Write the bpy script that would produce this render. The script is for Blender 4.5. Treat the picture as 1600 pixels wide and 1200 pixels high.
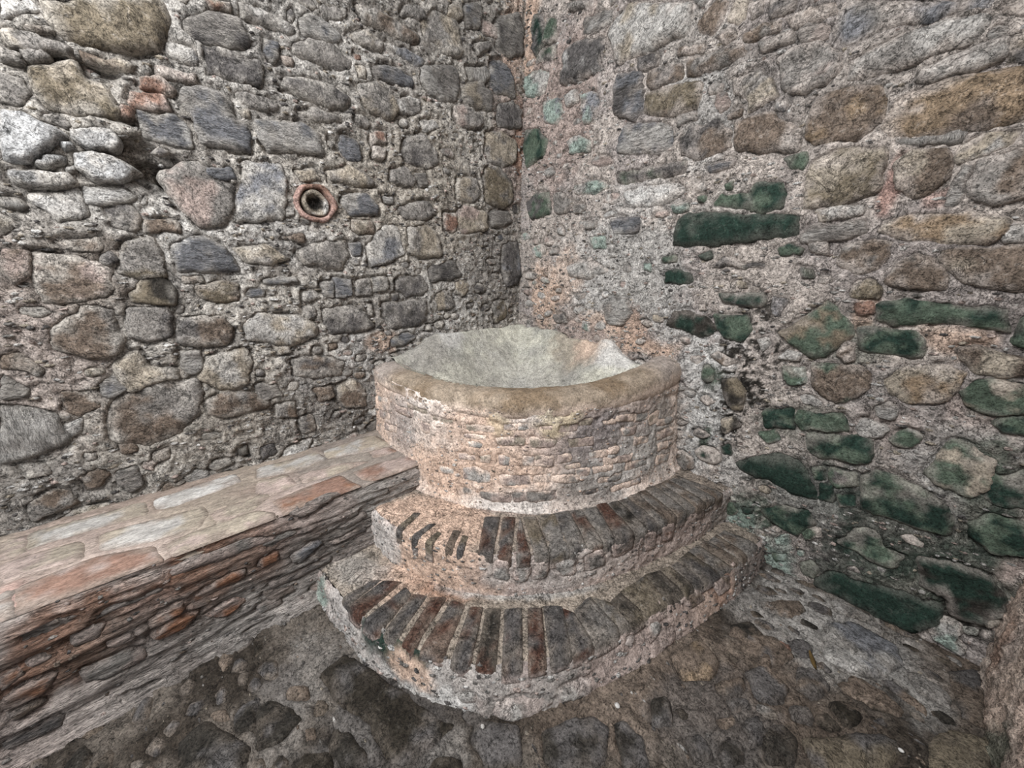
import bpy, math, random
import numpy as np
from mathutils import Matrix, Vector
from mathutils.geometry import delaunay_2d_cdt
for o in list(bpy.data.objects): bpy.data.objects.remove(o)
SC = bpy.context.scene
COL = SC.collection
rng = random.Random(7)

# ------------------------------------------------------------------ camera, sky, lamps, exposure
cam_d = bpy.data.cameras.new('camera'); cam = bpy.data.objects.new('camera', cam_d); COL.objects.link(cam)
CAM_P = np.array((2.18594, -2.13054, 1.5)); CAM_F = 575.98
CR_, CU_, CF_ = (np.array(a) for a in ((0.68357108, 0.72974985, 0.01399028), (-0.22488619, 0.19234265, 0.95521228), (-0.69437509, 0.65610172, -0.29559054)))
cam.matrix_world = Matrix(((CR_[0], CU_[0], -CF_[0], CAM_P[0]), (CR_[1], CU_[1], -CF_[1], CAM_P[1]), (CR_[2], CU_[2], -CF_[2], CAM_P[2]), (0, 0, 0, 1)))
cam_d.sensor_width = 36; cam_d.lens = CAM_F / 1600 * 36; cam_d.clip_start = .02
SC.camera = cam
world = bpy.data.worlds.new('sky'); SC.world = world; world.use_nodes = True
bg = world.node_tree.nodes['Background']; bg.inputs[0].default_value = (.91, .955, 1, 1); bg.inputs[1].default_value = .84
def area(name, loc, target, size, watts, colour):
    d = bpy.data.lights.new(name, 'AREA'); d.shape = 'RECTANGLE'; d.size, d.size_y = size; d.energy = watts; d.color = colour
    o = bpy.data.objects.new(name, d); COL.objects.link(o); o.location = loc
    o.rotation_euler = (Vector(target) - Vector(loc)).to_track_quat('-Z', 'Y').to_euler(); return o
area('daylight_opening', (1.75, -3.3, 3.3), (.75, -.75, .75), (1.8, 1.2), 222, (1, .995, .99))
SC.view_settings.view_transform = 'Standard'; SC.view_settings.look = 'None'
SC.view_settings.exposure = 0; SC.view_settings.gamma = 1; SC.view_settings.use_curve_mapping = False

# ------------------------------------------------------------------ measured outlines (mm on each surface) and stains
LEFT = '''
o -2231,2324 -1897,2453 -1892,2413 -1934,2297 -1974,2262 -2039,2251 -2142,2234 -2214,2242 -2232,2286
w -2313,2291 -2236,2322 -2230,2306 -2281,2274 -2328,2233
b -2290,2234 -2236,2260 -2219,2253 -2221,2233 -2272,2228
t/g -2334,2206 -2243,2226 -2188,2219 -2179,2189 -2222,2185 -2284,2177 -2342,2173
g -2344,2167 -2299,2156 -2302,2124 -2356,2116
g -2309,2166 -2242,2188 -2240,2166 -2284,2136 -2302,2143
o/t -2295,2132 -2176,2180 -2170,2130 -2098,2144 -2105,2025 -2208,2007 -2287,2015 -2300,2059
g -2361,2093 -2321,2086 -2311,2043 -2352,1995 -2385,1997
b/t -2169,2209 -2047,2213 -2009,2218 -2053,2186 -2165,2180
W -2390,1976 -2342,1974 -2297,1951 -2247,1933 -2308,1877 -2368,1824 -2407,1824 -2404,1859 -2417,1863
L -2244,1949 -2133,1977 -2126,1952 -2129,1913 -2216,1896 -2245,1919
W -2283,1897 -2241,1913 -2240,1891 -2282,1875
L -2351,1841 -2305,1867 -2268,1867 -2279,1839 -2330,1808 -2354,1815
W -2249,1874 -2200,1891 -2117,1875 -2086,1841 -2140,1800 -2221,1791 -2254,1828
L -2281,1831 -2256,1843 -2251,1814 -2281,1809
L -2414,1794 -2352,1801 -2270,1807 -2258,1782 -2292,1758 -2380,1749 -2411,1766
d -2305,1984 -2261,1991 -2229,1966 -2260,1949 -2304,1963
w/l -2396,1725 -2262,1766 -2261,1719 -2247,1673 -2349,1631 -2343,1679 -2401,1702
l/w -2256,1767 -2137,1784 -2101,1764 -2134,1734 -2215,1708 -2262,1711
d/b -2217,1700 -2136,1726 -2117,1685 -2137,1623 -2212,1634 -2218,1667
b -2367,1575 -2243,1607 -2240,1565 -2264,1538 -2333,1552
b/p -2422,1547 -2323,1519 -2282,1511 -2240,1477 -2250,1397 -2359,1356 -2446,1352 -2450,1427
p/b -2492,1552 -2434,1539 -2450,1451 -2494,1419 -2511,1475
r -2024,2173 -1954,2197 -1916,2162 -1931,2143 -2025,2139
r/p -1968,2227 -1927,2232 -1842,2235 -1843,2206 -1905,2200 -1971,2196
r/p -2062,2111 -1960,2131 -1956,2081 -2026,2067 -2072,2078
r -2093,2065 -2060,2059 -2074,2025 -2098,2027
n/w -2049,2054 -1943,2076 -1890,2010 -1900,1957 -1995,1955 -2052,1976
n/d -1903,2178 -1786,2206 -1744,2172 -1738,2114 -1688,2108 -1695,1988 -1760,1985 -1880,1987 -1878,2080 -1920,2126
d/g -1807,2343 -1728,2357 -1605,2356 -1616,2254 -1698,2252 -1794,2249 -1791,2305
g/d -1858,2411 -1730,2481 -1658,2492 -1623,2400 -1661,2375 -1774,2358 -1826,2355 -1863,2387
g/l -1658,2539 -1582,2552 -1442,2530 -1451,2501 -1548,2492 -1600,2494 -1648,2504
r/t -1770,2503 -1674,2536 -1683,2506 -1752,2480
g/n -1577,2449 -1514,2454 -1527,2393 -1554,2371 -1581,2393
l/n -1924,2315 -1867,2326 -1818,2320 -1843,2265 -1886,2268 -1923,2286
g -1716,2218 -1635,2218 -1556,2203 -1569,2182 -1663,2158 -1710,2181
n/l -1669,2121 -1465,2160 -1396,2127 -1374,2040 -1504,2023 -1632,2010 -1662,2050
t -1716,2145 -1671,2161 -1672,2130 -1712,2120
p/g -2019,1868 -1893,1916 -1831,1864 -1774,1854 -1799,1755 -1847,1673 -1940,1661 -1975,1717 -2001,1777 -2035,1824
n -1882,1891 -1781,1913 -1770,1873 -1840,1858 -1882,1869
b/g -2114,1668 -2020,1677 -1993,1666 -2004,1628 -2123,1624
l/n -1733,1940 -1578,1962 -1573,1863 -1603,1725 -1810,1689 -1793,1766 -1759,1837
l -1589,1779 -1554,1772 -1560,1735 -1597,1726
l -2093,1773 -2081,1766 -2089,1723 -2108,1729
o/g -2178,1586 -2104,1617 -2075,1545 -2086,1451 -2152,1447 -2230,1460
w/n -2053,1583 -1939,1623 -1865,1574 -1819,1483 -1951,1466 -2038,1471 -2047,1537
d -2260,1530 -2224,1549 -2212,1514 -2231,1487 -2259,1504
g/t -1839,1575 -1687,1598 -1615,1541 -1703,1495 -1802,1525
l/n -1427,2561 -1372,2606 -1270,2600 -1230,2578 -1256,2541 -1414,2513
d -1471,2582 -1441,2598 -1437,2570 -1463,2543 -1475,2556
g -1469,2469 -1386,2506 -1281,2514 -1189,2487 -1212,2436 -1292,2426 -1428,2416 -1474,2432
r -1520,2404 -1472,2416 -1476,2383 -1511,2373
r -1179,2524 -1138,2528 -1151,2509 -1181,2504
g/d -1509,2325 -1385,2361 -1280,2344 -1221,2310 -1255,2261 -1389,2256 -1478,2270 -1534,2282
b/g -1645,2207 -1590,2217 -1562,2188 -1653,2161
g/t -1402,2233 -1293,2231 -1273,2211 -1321,2189 -1420,2181 -1479,2195
n/d -1292,2144 -1221,2144 -1194,2118 -1201,2045 -1270,2033 -1301,2075
d -1347,2112 -1319,2113 -1323,2081 -1349,2076
t -1544,1948 -1437,1972 -1400,1920 -1510,1903
t/g -1383,1965 -1260,2013 -1200,1995 -1115,1940 -1221,1924 -1307,1923 -1377,1923
n/l -1314,1866 -1185,1895 -1111,1833 -1123,1783 -1288,1767 -1320,1809
b/t -1290,1755 -1160,1749 -1153,1681 -1248,1675 -1295,1707
l/n -1201,1616 -1106,1735 -1033,1754 -993,1692 -980,1573 -1097,1530 -1199,1502 -1214,1553
t/g -959,1734 -813,1773 -731,1710 -701,1583 -876,1563 -955,1588
g -1011,1844 -789,1896 -742,1834 -829,1778 -971,1778
r/b -681,1833 -598,1855 -582,1779 -621,1732 -684,1756
p/t -579,1865 -521,1913 -329,1876 -319,1770 -546,1723 -582,1779
g/d -922,2219 -799,2258 -723,2188 -711,2102 -811,2072 -917,2090 -957,2142
g -1023,2036 -919,2066 -862,2014 -881,1961 -972,1960 -1028,1976
l -1086,1884 -1028,1891 -1024,1855 -1081,1854
g/t -1182,2391 -1066,2439 -977,2407 -955,2336 -1002,2280 -1094,2291 -1178,2321
n/g -1111,2492 -966,2537 -871,2512 -846,2465 -959,2454 -1078,2451
l/g -808,2585 -567,2666 -527,2602 -557,2485 -660,2452 -754,2479 -812,2518
l/n -997,2628 -889,2644 -775,2628 -770,2597 -823,2575 -947,2605
b/g -1145,2728 -1036,2750 -882,2739 -812,2743 -816,2679 -888,2665 -1019,2670 -1117,2664
t/g -794,2791 -700,2888 -543,2882 -529,2798 -514,2723 -616,2690 -694,2720 -784,2732
n/g -489,2990 -366,3037 -358,2961 -386,2905 -475,2885 -508,2928
t -605,2934 -523,2977 -508,2906 -559,2882 -607,2891
g/d -235,3018 -53,3110 -7,3027 -13,2884 -173,2832 -254,2868 -254,2952
n/g -293,2769 -194,2813 -87,2743 -62,2622 -254,2617 -304,2666
l -490,2672 -313,2726 -294,2682 -352,2634 -464,2620
g/t -519,2568 -390,2641 -294,2593 -274,2494 -412,2485 -521,2507
g/d -233,2557 -84,2609 -15,2572 -12,2459 -212,2421 -244,2488
p/g -592,2463 -449,2475 -355,2448 -375,2377 -544,2352 -603,2400
t/g -336,2359 -190,2412 -56,2377 -53,2245 -188,2184 -317,2198
o/g -348,2150 -210,2188 -97,2117 -94,1963 -209,1919 -339,1949 -359,2049
t/g -572,2059 -419,2083 -391,1987 -422,1925 -576,1935 -592,2002
g -297,1887 -117,1913 -92,1852 -185,1796 -297,1802
l -842,2307 -714,2343 -683,2314 -798,2264
l/g -965,2388 -818,2433 -807,2373 -884,2331 -955,2336
t/g -1217,2591 -1108,2639 -1011,2624 -1027,2589 -1139,2571
g -1325,2659 -1195,2681 -1211,2639 -1319,2626
t/g -1577,1575 -1485,1614 -1315,1647 -1305,1562 -1358,1487 -1532,1509
n -1305,1623 -1239,1633 -1246,1564 -1286,1563
t -1184,2479 -1125,2478 -1129,2436 -1179,2422
g/t -875,2831 -789,2864 -748,2828 -809,2786 -906,2780
g/d -829,1506 -610,1547 -554,1447 -709,1417 -817,1418
b -1629,1644 -1522,1662 -1528,1623 -1632,1627
d -1623,2342 -1605,2348 -1606,2287 -1621,2248 -1639,2243
d/n -184,1683 -15,1726 19,1430 -134,1431 -183,1550
d/n -160,1583 14,1588 6,1410 -133,1359 -183,1498
g -424,2811 -293,2879 -284,2834 -388,2775
p -367,2958 -254,2976 -235,2899 -368,2888
p/r -1129,2196 -1047,2225 -1040,2160 -1122,2132
p -1122,2132 -1056,2134 -1068,2075 -1128,2075
g -876,2037 -796,2056 -783,1988 -849,1965
k/o -2213,1387 -2167,1441 -2095,1446 -2068,1392 -2077,1343 -2172,1347 -2211,1363
o/b -2002,1410 -1916,1430 -1838,1423 -1851,1343 -1941,1336 -1993,1370
b -2038,1450 -1960,1460 -1957,1435 -2039,1421
b/g -2453,1249 -2355,1347 -2270,1334 -2273,1259 -2260,1190 -2284,1144 -2364,1136 -2418,1172 -2459,1196
g/d -2227,1331 -2094,1334 -2112,1203 -2191,1181 -2255,1214
d/b -2086,1278 -1934,1277 -1890,1224 -1930,1150 -2027,1140 -2103,1171
g -2076,1328 -2043,1321 -2056,1291 -2082,1298
l/t -1853,1221 -1804,1285 -1613,1255 -1524,1198 -1530,1147 -1667,1108 -1845,1151
l/g -2103,1128 -2030,1124 -2031,1074 -2075,1014 -2111,1043
t/l -2017,1105 -1853,1106 -1848,1045 -1882,930 -1986,927 -2061,1000
g/t -2318,1109 -2225,1155 -2213,1071 -2125,1056 -2125,1012 -2221,999 -2296,983 -2315,1028
n/d -2372,1039 -2324,1050 -2302,989 -2349,963 -2381,971
b/g -2368,937 -2290,981 -2167,999 -2071,991 -2067,921 -2104,813 -2185,741 -2299,720 -2363,764 -2387,783 -2390,880
r/b -2376,768 -2325,757 -2322,716 -2374,712
l/g -2621,1018 -2549,982 -2504,922 -2495,828 -2507,801 -2583,786 -2678,781
g/b -2057,884 -1962,910 -1871,877 -1805,837 -1803,784 -1906,784 -1993,782 -2050,822
b -2282,691 -2226,695 -2228,647 -2284,644
p -2334,662 -2269,638 -2293,599 -2326,624
d -1896,596 -1824,572 -1809,525 -1898,514
k -1986,600 -1944,612 -1936,569 -1982,565
g/b -2409,645 -2345,643 -2340,558 -2383,529 -2414,590
g/b -2509,652 -2449,683 -2425,640 -2455,595 -2509,596
b/g -2656,597 -2583,629 -2552,604 -2534,540 -2593,534 -2679,523
d/g -2641,757 -2575,742 -2573,699 -2631,702
b -2311,509 -2260,524 -2195,510 -2251,483
b/g -2583,1178 -2530,1179 -2496,1110 -2511,1095 -2557,1130 -2593,1136
g/b -2597,1119 -2543,1055 -2551,1020 -2599,1022 -2617,1035
o -2391,1102 -2352,1105 -2352,1075 -2381,1061 -2397,1074
g -2479,759 -2441,752 -2443,714 -2475,720
d -1840,1008 -1802,989 -1808,952 -1838,958
l/g -2500,890 -2458,909 -2461,838 -2493,837
n/l -1750,1441 -1586,1449 -1584,1424 -1736,1411
b/g -2481,1023 -2387,1003 -2393,943 -2450,917 -2490,957
d/n -1573,1379 -1515,1383 -1481,1333 -1536,1317 -1574,1325
n/w -1475,1425 -1413,1443 -1426,1337 -1474,1339
l/n -1411,1437 -1313,1436 -1317,1346 -1413,1343
g/n -1288,1423 -1205,1442 -1200,1349 -1297,1346
n/l -1191,1442 -1103,1455 -1111,1367 -1185,1355
d/g -1044,1441 -849,1455 -829,1374 -857,1338 -991,1328 -1042,1379
d/g -1148,1292 -976,1306 -850,1315 -867,1179 -922,1138 -1116,1140 -1148,1215
d/g -1498,1291 -1342,1295 -1240,1235 -1204,1163 -1360,1136 -1463,1140 -1492,1202
d -1584,1295 -1527,1298 -1523,1242 -1575,1240
g -1247,1297 -1206,1295 -1212,1227 -1240,1235
g/t -786,1343 -655,1370 -621,1242 -756,1226
b -1494,1091 -1431,1090 -1429,1056 -1486,1056
d/b -1677,1031 -1465,1020 -1405,976 -1420,908 -1544,896 -1675,934
l/t -1747,1104 -1667,1106 -1667,1068 -1737,1065
b/t -1460,851 -1365,854 -1302,774 -1312,676 -1425,689 -1471,759
d/b -1693,687 -1630,712 -1607,604 -1682,598
o/g -276,1275 -156,1288 -130,1141 -253,1096
g -1852,924 -1760,918 -1740,835 -1846,834
b/g -1789,794 -1700,799 -1691,700 -1789,727
p/b -1598,858 -1499,852 -1495,779 -1573,769
d -1083,1352 -1036,1351 -1040,1308 -1079,1310
'''
RIGHT = '''
d/G 69,3091 163,3056 203,2884 111,2852 76,2915
g/M 205,3022 275,2991 282,2872 176,2894
g/M 152,2883 273,2861 278,2786 91,2820
d/w 343,2813 478,2814 644,2779 649,2657 612,2623 337,2620 340,2718
l/t 694,2745 658,2795 796,2867 961,2802 1136,2725 1140,2624 1011,2621 962,2608 739,2612
d/b 869,2603 983,2591 991,2533 919,2535 874,2565
b 1090,2570 1242,2534 1245,2510 1096,2535
b 1279,2556 1341,2548 1386,2511 1319,2503
b/g 1146,2509 1270,2488 1399,2489 1427,2437 1362,2427 1226,2427 1158,2433
d/b 935,2515 1136,2503 1151,2440 1135,2430 985,2433 943,2450
o/b 933,2420 1113,2417 1242,2394 1244,2278 1135,2269 938,2327
n/d 743,2572 892,2533 908,2491 926,2346 890,2316 750,2367 736,2496
m/n 501,2537 623,2516 645,2451 620,2374 551,2372 508,2450
m/n 188,2583 331,2564 366,2485 331,2422 216,2455
m/l 4,2767 136,2780 242,2723 206,2630 31,2637
M/G 26,2441 152,2428 243,2339 226,2259 47,2202 6,2328
m/l 408,2306 501,2319 604,2266 600,2216 452,2224
b/d 1164,2153 1217,2199 1338,2206 1416,2140 1416,2082 1341,2056 1252,2046 1180,2086
b/g 1419,2182 1574,2179 1623,2126 1698,2092 1706,2010 1537,2035 1444,2067
t/g 1374,2356 1504,2365 1541,2307 1588,2243 1522,2217 1469,2203 1469,2258 1393,2305
g 1272,2348 1310,2370 1356,2343 1340,2315 1286,2325
g/p 1320,2311 1372,2306 1392,2250 1355,2226 1322,2268
b/M 1367,2218 1447,2218 1456,2197 1380,2201
g 1135,2264 1241,2264 1247,2227 1143,2210
n/l 797,2227 848,2309 1007,2273 1127,2234 1142,2136 1014,2116 804,2160
d/M 800,2056 1089,2058 1229,2045 1231,1991 987,1998 870,1990 804,2018
w 861,1936 991,1968 1181,1954 1229,1925 1168,1865 1006,1851 898,1881
w/n 786,1807 983,1804 985,1728 821,1717
G 1201,1637 1210,1756 1254,1799 1441,1782 1735,1752 1758,1745 1770,1672 1646,1653 1410,1636
M/G 1378,1831 1403,1876 1531,1856 1560,1911 1665,1887 1693,1837 1687,1775 1594,1779 1469,1806
M 1290,1879 1342,1878 1347,1845 1300,1850
M 1425,1910 1458,1926 1465,1889 1434,1888
G 1342,1585 1415,1607 1432,1573 1387,1561
d/G 1417,1521 1474,1589 1509,1572 1568,1538 1676,1544 1670,1522 1591,1522 1514,1544 1462,1527
G 1181,1447 1181,1499 1245,1518 1338,1489 1349,1458 1308,1439
G/M 1687,1616 1751,1634 1806,1598 1788,1578 1707,1585
M/d 55,1968 148,2036 283,2026 313,1882 95,1869
g/M 316,2015 389,2013 453,1956 440,1871 335,1880
m/l 486,2036 686,2035 742,1989 675,1971 510,1977
m/l 646,1712 770,1720 778,1636 671,1639
l 581,1816 709,1806 695,1766 604,1764
l 831,1621 865,1614 851,1593 784,1580
m/l 1157,1854 1258,1855 1264,1815 1176,1811
b 1182,2636 1256,2695 1320,2670 1297,2603 1268,2565 1198,2603
t/b 1308,2594 1335,2664 1400,2639 1391,2584 1368,2560
b/g 1399,2515 1463,2537 1544,2516 1550,2486 1418,2487
g/b 1450,2463 1594,2466 1602,2432 1483,2431
d 1405,2612 1457,2616 1467,2564 1422,2565
d/g 1476,2609 1591,2563 1573,2532 1492,2543
g/p 1553,2388 1615,2408 1695,2392 1765,2334 1791,2281 1765,2235 1677,2219 1591,2259
g 354,3040 530,2982 532,2960 394,2991
g/l 486,2912 694,2887 702,2811 493,2832
l 464,1537 658,1582 826,1509 670,1448 491,1459
m 1047,1538 1104,1544 1109,1505 1042,1511
M/G 1142,1576 1235,1587 1239,1556 1159,1551
n/g 1304,2011 1380,2019 1463,2015 1457,1991 1331,1981
b/g 1550,2513 1645,2527 1724,2511 1739,2458 1680,2465 1590,2471
g/p 1605,2458 1637,2474 1724,2431 1725,2389 1624,2405
g/n 1727,2429 1743,2503 2154,2341 2153,2326 2059,2347 1916,2361 1818,2346 1751,2369
g/l 1802,2292 1869,2322 2061,2340 2141,2319 2149,2295 2130,2246 2033,2233 1940,2227 1872,2219 1816,2228
b/d 2170,2317 2210,2319 2229,2311 2239,2273 2176,2291
l/g 2006,2200 2120,2224 2181,2235 2205,2233 2210,2176 2156,2162 2021,2161
o/d 2218,2161 2210,2231 2231,2235 2251,2228 2274,2137
b/B 1710,2094 1717,2176 1778,2208 1925,2185 1936,2149 1948,2056 1892,2005 1746,2030 1717,2058
B/b 1958,2038 1972,2117 2042,2148 2159,2148 2274,2137 2316,1977 2202,1977 2069,1984 1981,1995
l/t 1985,1979 2109,1983 2192,1972 2189,1945 2117,1952 2064,1955
t/l 2170,1891 2170,1935 2230,1964 2304,1951 2295,1917 2183,1882
t/b 2022,1909 2067,1940 2139,1930 2164,1892 2173,1832 2134,1784 2092,1781 2046,1819
g/b 2216,1811 2227,1874 2335,1902 2375,1749 2310,1742 2231,1773
l 2196,1739 2181,1779 2192,1822 2205,1878 2222,1872 2215,1797 2214,1733
t/o 1752,1947 1832,1984 1981,1968 1994,1906 1988,1818 1934,1782 1766,1772 1757,1838
l/t 1808,1768 1964,1771 1978,1739 1827,1716
g/l 1781,1657 1813,1703 1978,1709 1995,1664 1905,1642 1795,1627
B/t 2026,1663 2034,1701 2106,1724 2267,1713 2344,1688 2348,1652 2317,1616 2172,1622 2074,1643
b/g 1923,1558 1933,1613 1994,1638 2084,1625 2076,1574 2049,1512 1994,1506 1934,1539
b/t 2213,1596 2414,1598 2453,1450 2409,1451 2302,1483 2263,1506 2211,1555
b/g 2092,1503 2151,1581 2206,1555 2260,1498 2253,1456 2171,1444 2085,1476
l/g 2339,1630 2354,1666 2397,1663 2412,1605 2348,1615
M/G 1644,1983 1722,1992 1752,1964 1738,1931 1682,1945
g 1812,1627 1876,1629 1895,1577 1829,1588
l/M 1807,1528 1851,1519 1859,1479 1823,1488
l 2155,2244 2173,2268 2200,2252 2205,2233 2169,2227
l/n 1575,2229 1629,2215 1626,2186 1563,2198
o/t 1991,1415 1999,1482 2055,1488 2093,1439 2093,1412 2031,1403
r/b 2012,1387 2075,1396 2093,1346 2030,1340
M/G 2090,1393 2168,1403 2418,1396 2439,1322 2395,1325 2304,1340 2155,1315 2104,1328
M/o 1776,1228 1902,1349 1918,1391 2002,1328 2047,1263 2002,1185 1970,1142 1912,1137 1829,1190
G/M 2042,1282 2125,1297 2222,1281 2257,1236 2262,1190 2204,1189 2076,1197
b/p 2002,1164 2023,1229 2060,1219 2072,1145 2035,1138
b/M 1926,1106 2000,1115 2091,1128 2133,1105 2145,1036 2081,960 2016,959 1948,998
t/B 2173,1084 2214,1147 2314,1176 2380,1167 2379,1103 2353,1040 2260,1004 2200,1029
t/b 2334,1239 2381,1255 2508,1235 2518,1196 2457,1161 2396,1170 2354,1207
G/M 2454,1275 2447,1379 2468,1389 2504,1250
M/t 2383,1086 2410,1138 2460,1149 2537,1124 2556,1052 2477,1020 2412,1037
G/M 1785,808 1798,850 1909,882 1925,777 1864,769 1806,750
M/m 1784,703 1856,754 1884,712 1833,661
M/G 1922,838 1929,870 2086,900 2118,843 2064,812 1948,779
G/M 1978,721 1977,770 2042,793 2084,796 2186,832 2211,786 2227,713 2140,688 2042,672
l 2137,849 2142,895 2215,897 2238,878 2216,832 2158,822
M/l 2251,834 2284,899 2334,885 2327,830 2277,811
G 1717,504 1806,583 1898,640 1985,636 2075,509 2082,454 1975,447 1868,478 1784,461
M/G 2020,625 2075,636 2093,569 2057,552
M/d 2088,636 2181,646 2200,595 2138,540 2099,584
G 2072,546 2115,567 2145,468 2089,464
G/M 2143,517 2209,551 2221,495 2164,458
G/M 2200,631 2232,692 2335,682 2452,629 2488,583 2493,509 2421,488 2306,493 2231,488
M/t 2370,731 2410,902 2523,858 2538,736 2504,688 2430,694
G/M 2525,810 2558,805 2605,864 2644,711 2589,682 2542,697
G/M 2527,571 2566,646 2656,667 2692,526 2615,496 2549,530
G/M 2488,977 2531,1032 2559,1040 2577,971 2504,955
m/l 1913,955 1955,966 2009,934 2001,909 1928,923
l 2170,969 2206,1000 2241,968 2237,925 2186,931
k/G 1228,1211 1253,1281 1343,1295 1448,1261 1500,1229 1486,1171 1388,1171 1293,1192
G/M 1467,1288 1634,1286 1673,1238 1635,1161 1544,1173 1508,1218
G/d 1478,1397 1672,1408 1707,1377 1694,1343 1582,1339 1501,1363
M/G 1461,990 1486,1022 1540,993 1537,939 1489,928
k/o 1571,947 1646,976 1688,922 1698,808 1655,795 1597,860
k/t 1602,724 1672,760 1703,716 1633,650
l 1692,1193 1729,1210 1756,1168 1734,1129
G/M 1633,579 1677,602 1698,546 1653,529
M/m 1817,1062 1914,1082 1936,1018 1869,991 1835,1019
l 1829,1145 1892,1145 1890,1111 1788,1115
w/n 1724,1400 1781,1392 1770,1305 1740,1313
g/l 791,1255 861,1350 962,1342 996,1258 948,1180 845,1168
d/g 344,1183 467,1194 493,1138 382,1126
G/M 1873,278 1942,358 2073,387 2102,335 2049,220 1965,242
G/M 2234,400 2295,410 2339,350 2400,340 2390,257 2330,254 2262,273 2195,270
G 2163,36 2205,139 2292,133 2452,175 2561,175 2560,97 2507,2 2421,-13 2297,-5 2171,-2
G/k 2436,364 2533,395 2629,395 2676,341 2698,255 2661,174 2590,162 2554,231 2480,235
m/l 2547,98 2558,134 2613,144 2623,103 2613,68 2656,45 2651,14 2570,27 2551,50
m/M 2625,136 2656,145 2659,110 2635,107
t/M 2646,234 2679,239 2698,208 2673,173
M/G 2086,84 2131,145 2177,105 2152,43 2105,38
M/m 1967,64 2032,107 2039,67 1984,29
m 2062,156 2088,173 2095,135 2070,117
t/M 2049,270 2120,333 2141,277 2078,224
m/l 1948,165 2020,217 2048,176 1976,130
G 1796,266 1858,299 1845,247 1802,231
'''
FLOOR = '''
k/d 901,-2154 908,-2112 974,-2074 1063,-2052 1075,-2118 1066,-2182
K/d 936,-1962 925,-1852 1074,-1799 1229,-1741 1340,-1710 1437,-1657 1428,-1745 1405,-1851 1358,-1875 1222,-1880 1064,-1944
d/k 1147,-1971 1219,-1942 1305,-1915 1340,-1929 1290,-1983 1180,-2004
K 1196,-2119 1161,-2070 1219,-2017 1308,-1997
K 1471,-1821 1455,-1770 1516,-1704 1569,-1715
d/k 1464,-1607 1580,-1502 1673,-1561 1596,-1661 1507,-1649
b 904,-2058 963,-1994 998,-2004 994,-2042 931,-2065
d 1413,-1630 1458,-1571 1509,-1569 1459,-1633
d/k 1644,-1462 1689,-1353 1745,-1292 1807,-1285 1846,-1373 1763,-1505 1697,-1508
d/k 1803,-1249 1818,-1212 1897,-1227 1941,-1279 1897,-1360
k 1923,-1054 1947,-1029 1976,-1041 1957,-1072
b/d 2041,-981 2076,-899 2105,-921 2070,-1000
k/b 1958,-539 2001,-458 2068,-469 2022,-567 1970,-607
r/k 2102,-464 2160,-462 2167,-541 2125,-530
d/b 1989,-854 2067,-731 2080,-804 2016,-885
d 2108,-929 2160,-852 2179,-902 2130,-955
d/k 1988,-1109 2032,-1062 2080,-1093 2045,-1157
b/B 1825,-856 1884,-716 1979,-746 1980,-851 1903,-947
d/k 1851,-1088 1898,-1037 1943,-1098 1911,-1172
d/b 2034,-889 2091,-816 2115,-847 2071,-906
d/k 2069,-1040 2123,-982 2155,-1047 2101,-1114
b/d 2071,-588 2119,-579 2130,-662 2087,-683
l/n 2237,-217 2330,-98 2467,-112 2490,-217 2434,-331 2357,-402 2279,-419 2251,-317
K/b 2325,-501 2352,-421 2438,-414 2489,-440 2490,-483 2443,-512 2368,-526
K/b 2309,-619 2339,-569 2404,-576 2389,-623 2359,-666
K/b 2283,-697 2307,-660 2357,-678 2326,-732 2288,-733
d 2410,-570 2444,-532 2469,-548 2440,-568
k/d 2140,-438 2181,-392 2224,-407 2233,-462 2199,-492 2161,-460
d/b 2422,-357 2461,-340 2536,-367 2559,-408 2500,-383
l/g 2490,-230 2597,-229 2620,-252 2612,-318 2536,-320
b/d 2613,-110 2704,3 2707,-157 2700,-297 2644,-336 2628,-267
o/d 2558,-510 2615,-400 2707,-329 2696,-495 2557,-646
b/g 2010,-301 2130,-150 2171,-181 2123,-307 2036,-330
d/k 2161,-881 2209,-819 2252,-832 2262,-922 2197,-1002
b/d 1995,-531 2103,-462 2184,-495 2141,-597 2026,-638
d 2110,-906 2137,-844 2172,-928 2154,-1013
o/d 2268,-815 2371,-693 2459,-589 2504,-597 2455,-748 2303,-912
g/l 2236,-14 2371,-17 2451,-82 2374,-50 2266,-115
b/d 2050,-723 2124,-629 2192,-658 2195,-748 2118,-798
d/b 2199,-534 2262,-506 2302,-538 2261,-643 2204,-645
d/b 2207,-736 2259,-678 2277,-746 2225,-792
b 810,-2286 821,-2241 886,-2235 867,-2265
k/d 858,-2363 831,-2294 935,-2241 1039,-2185 1093,-2230 976,-2357
d/k 876,-2213 870,-2142 994,-2177 935,-2221
'''
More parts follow.
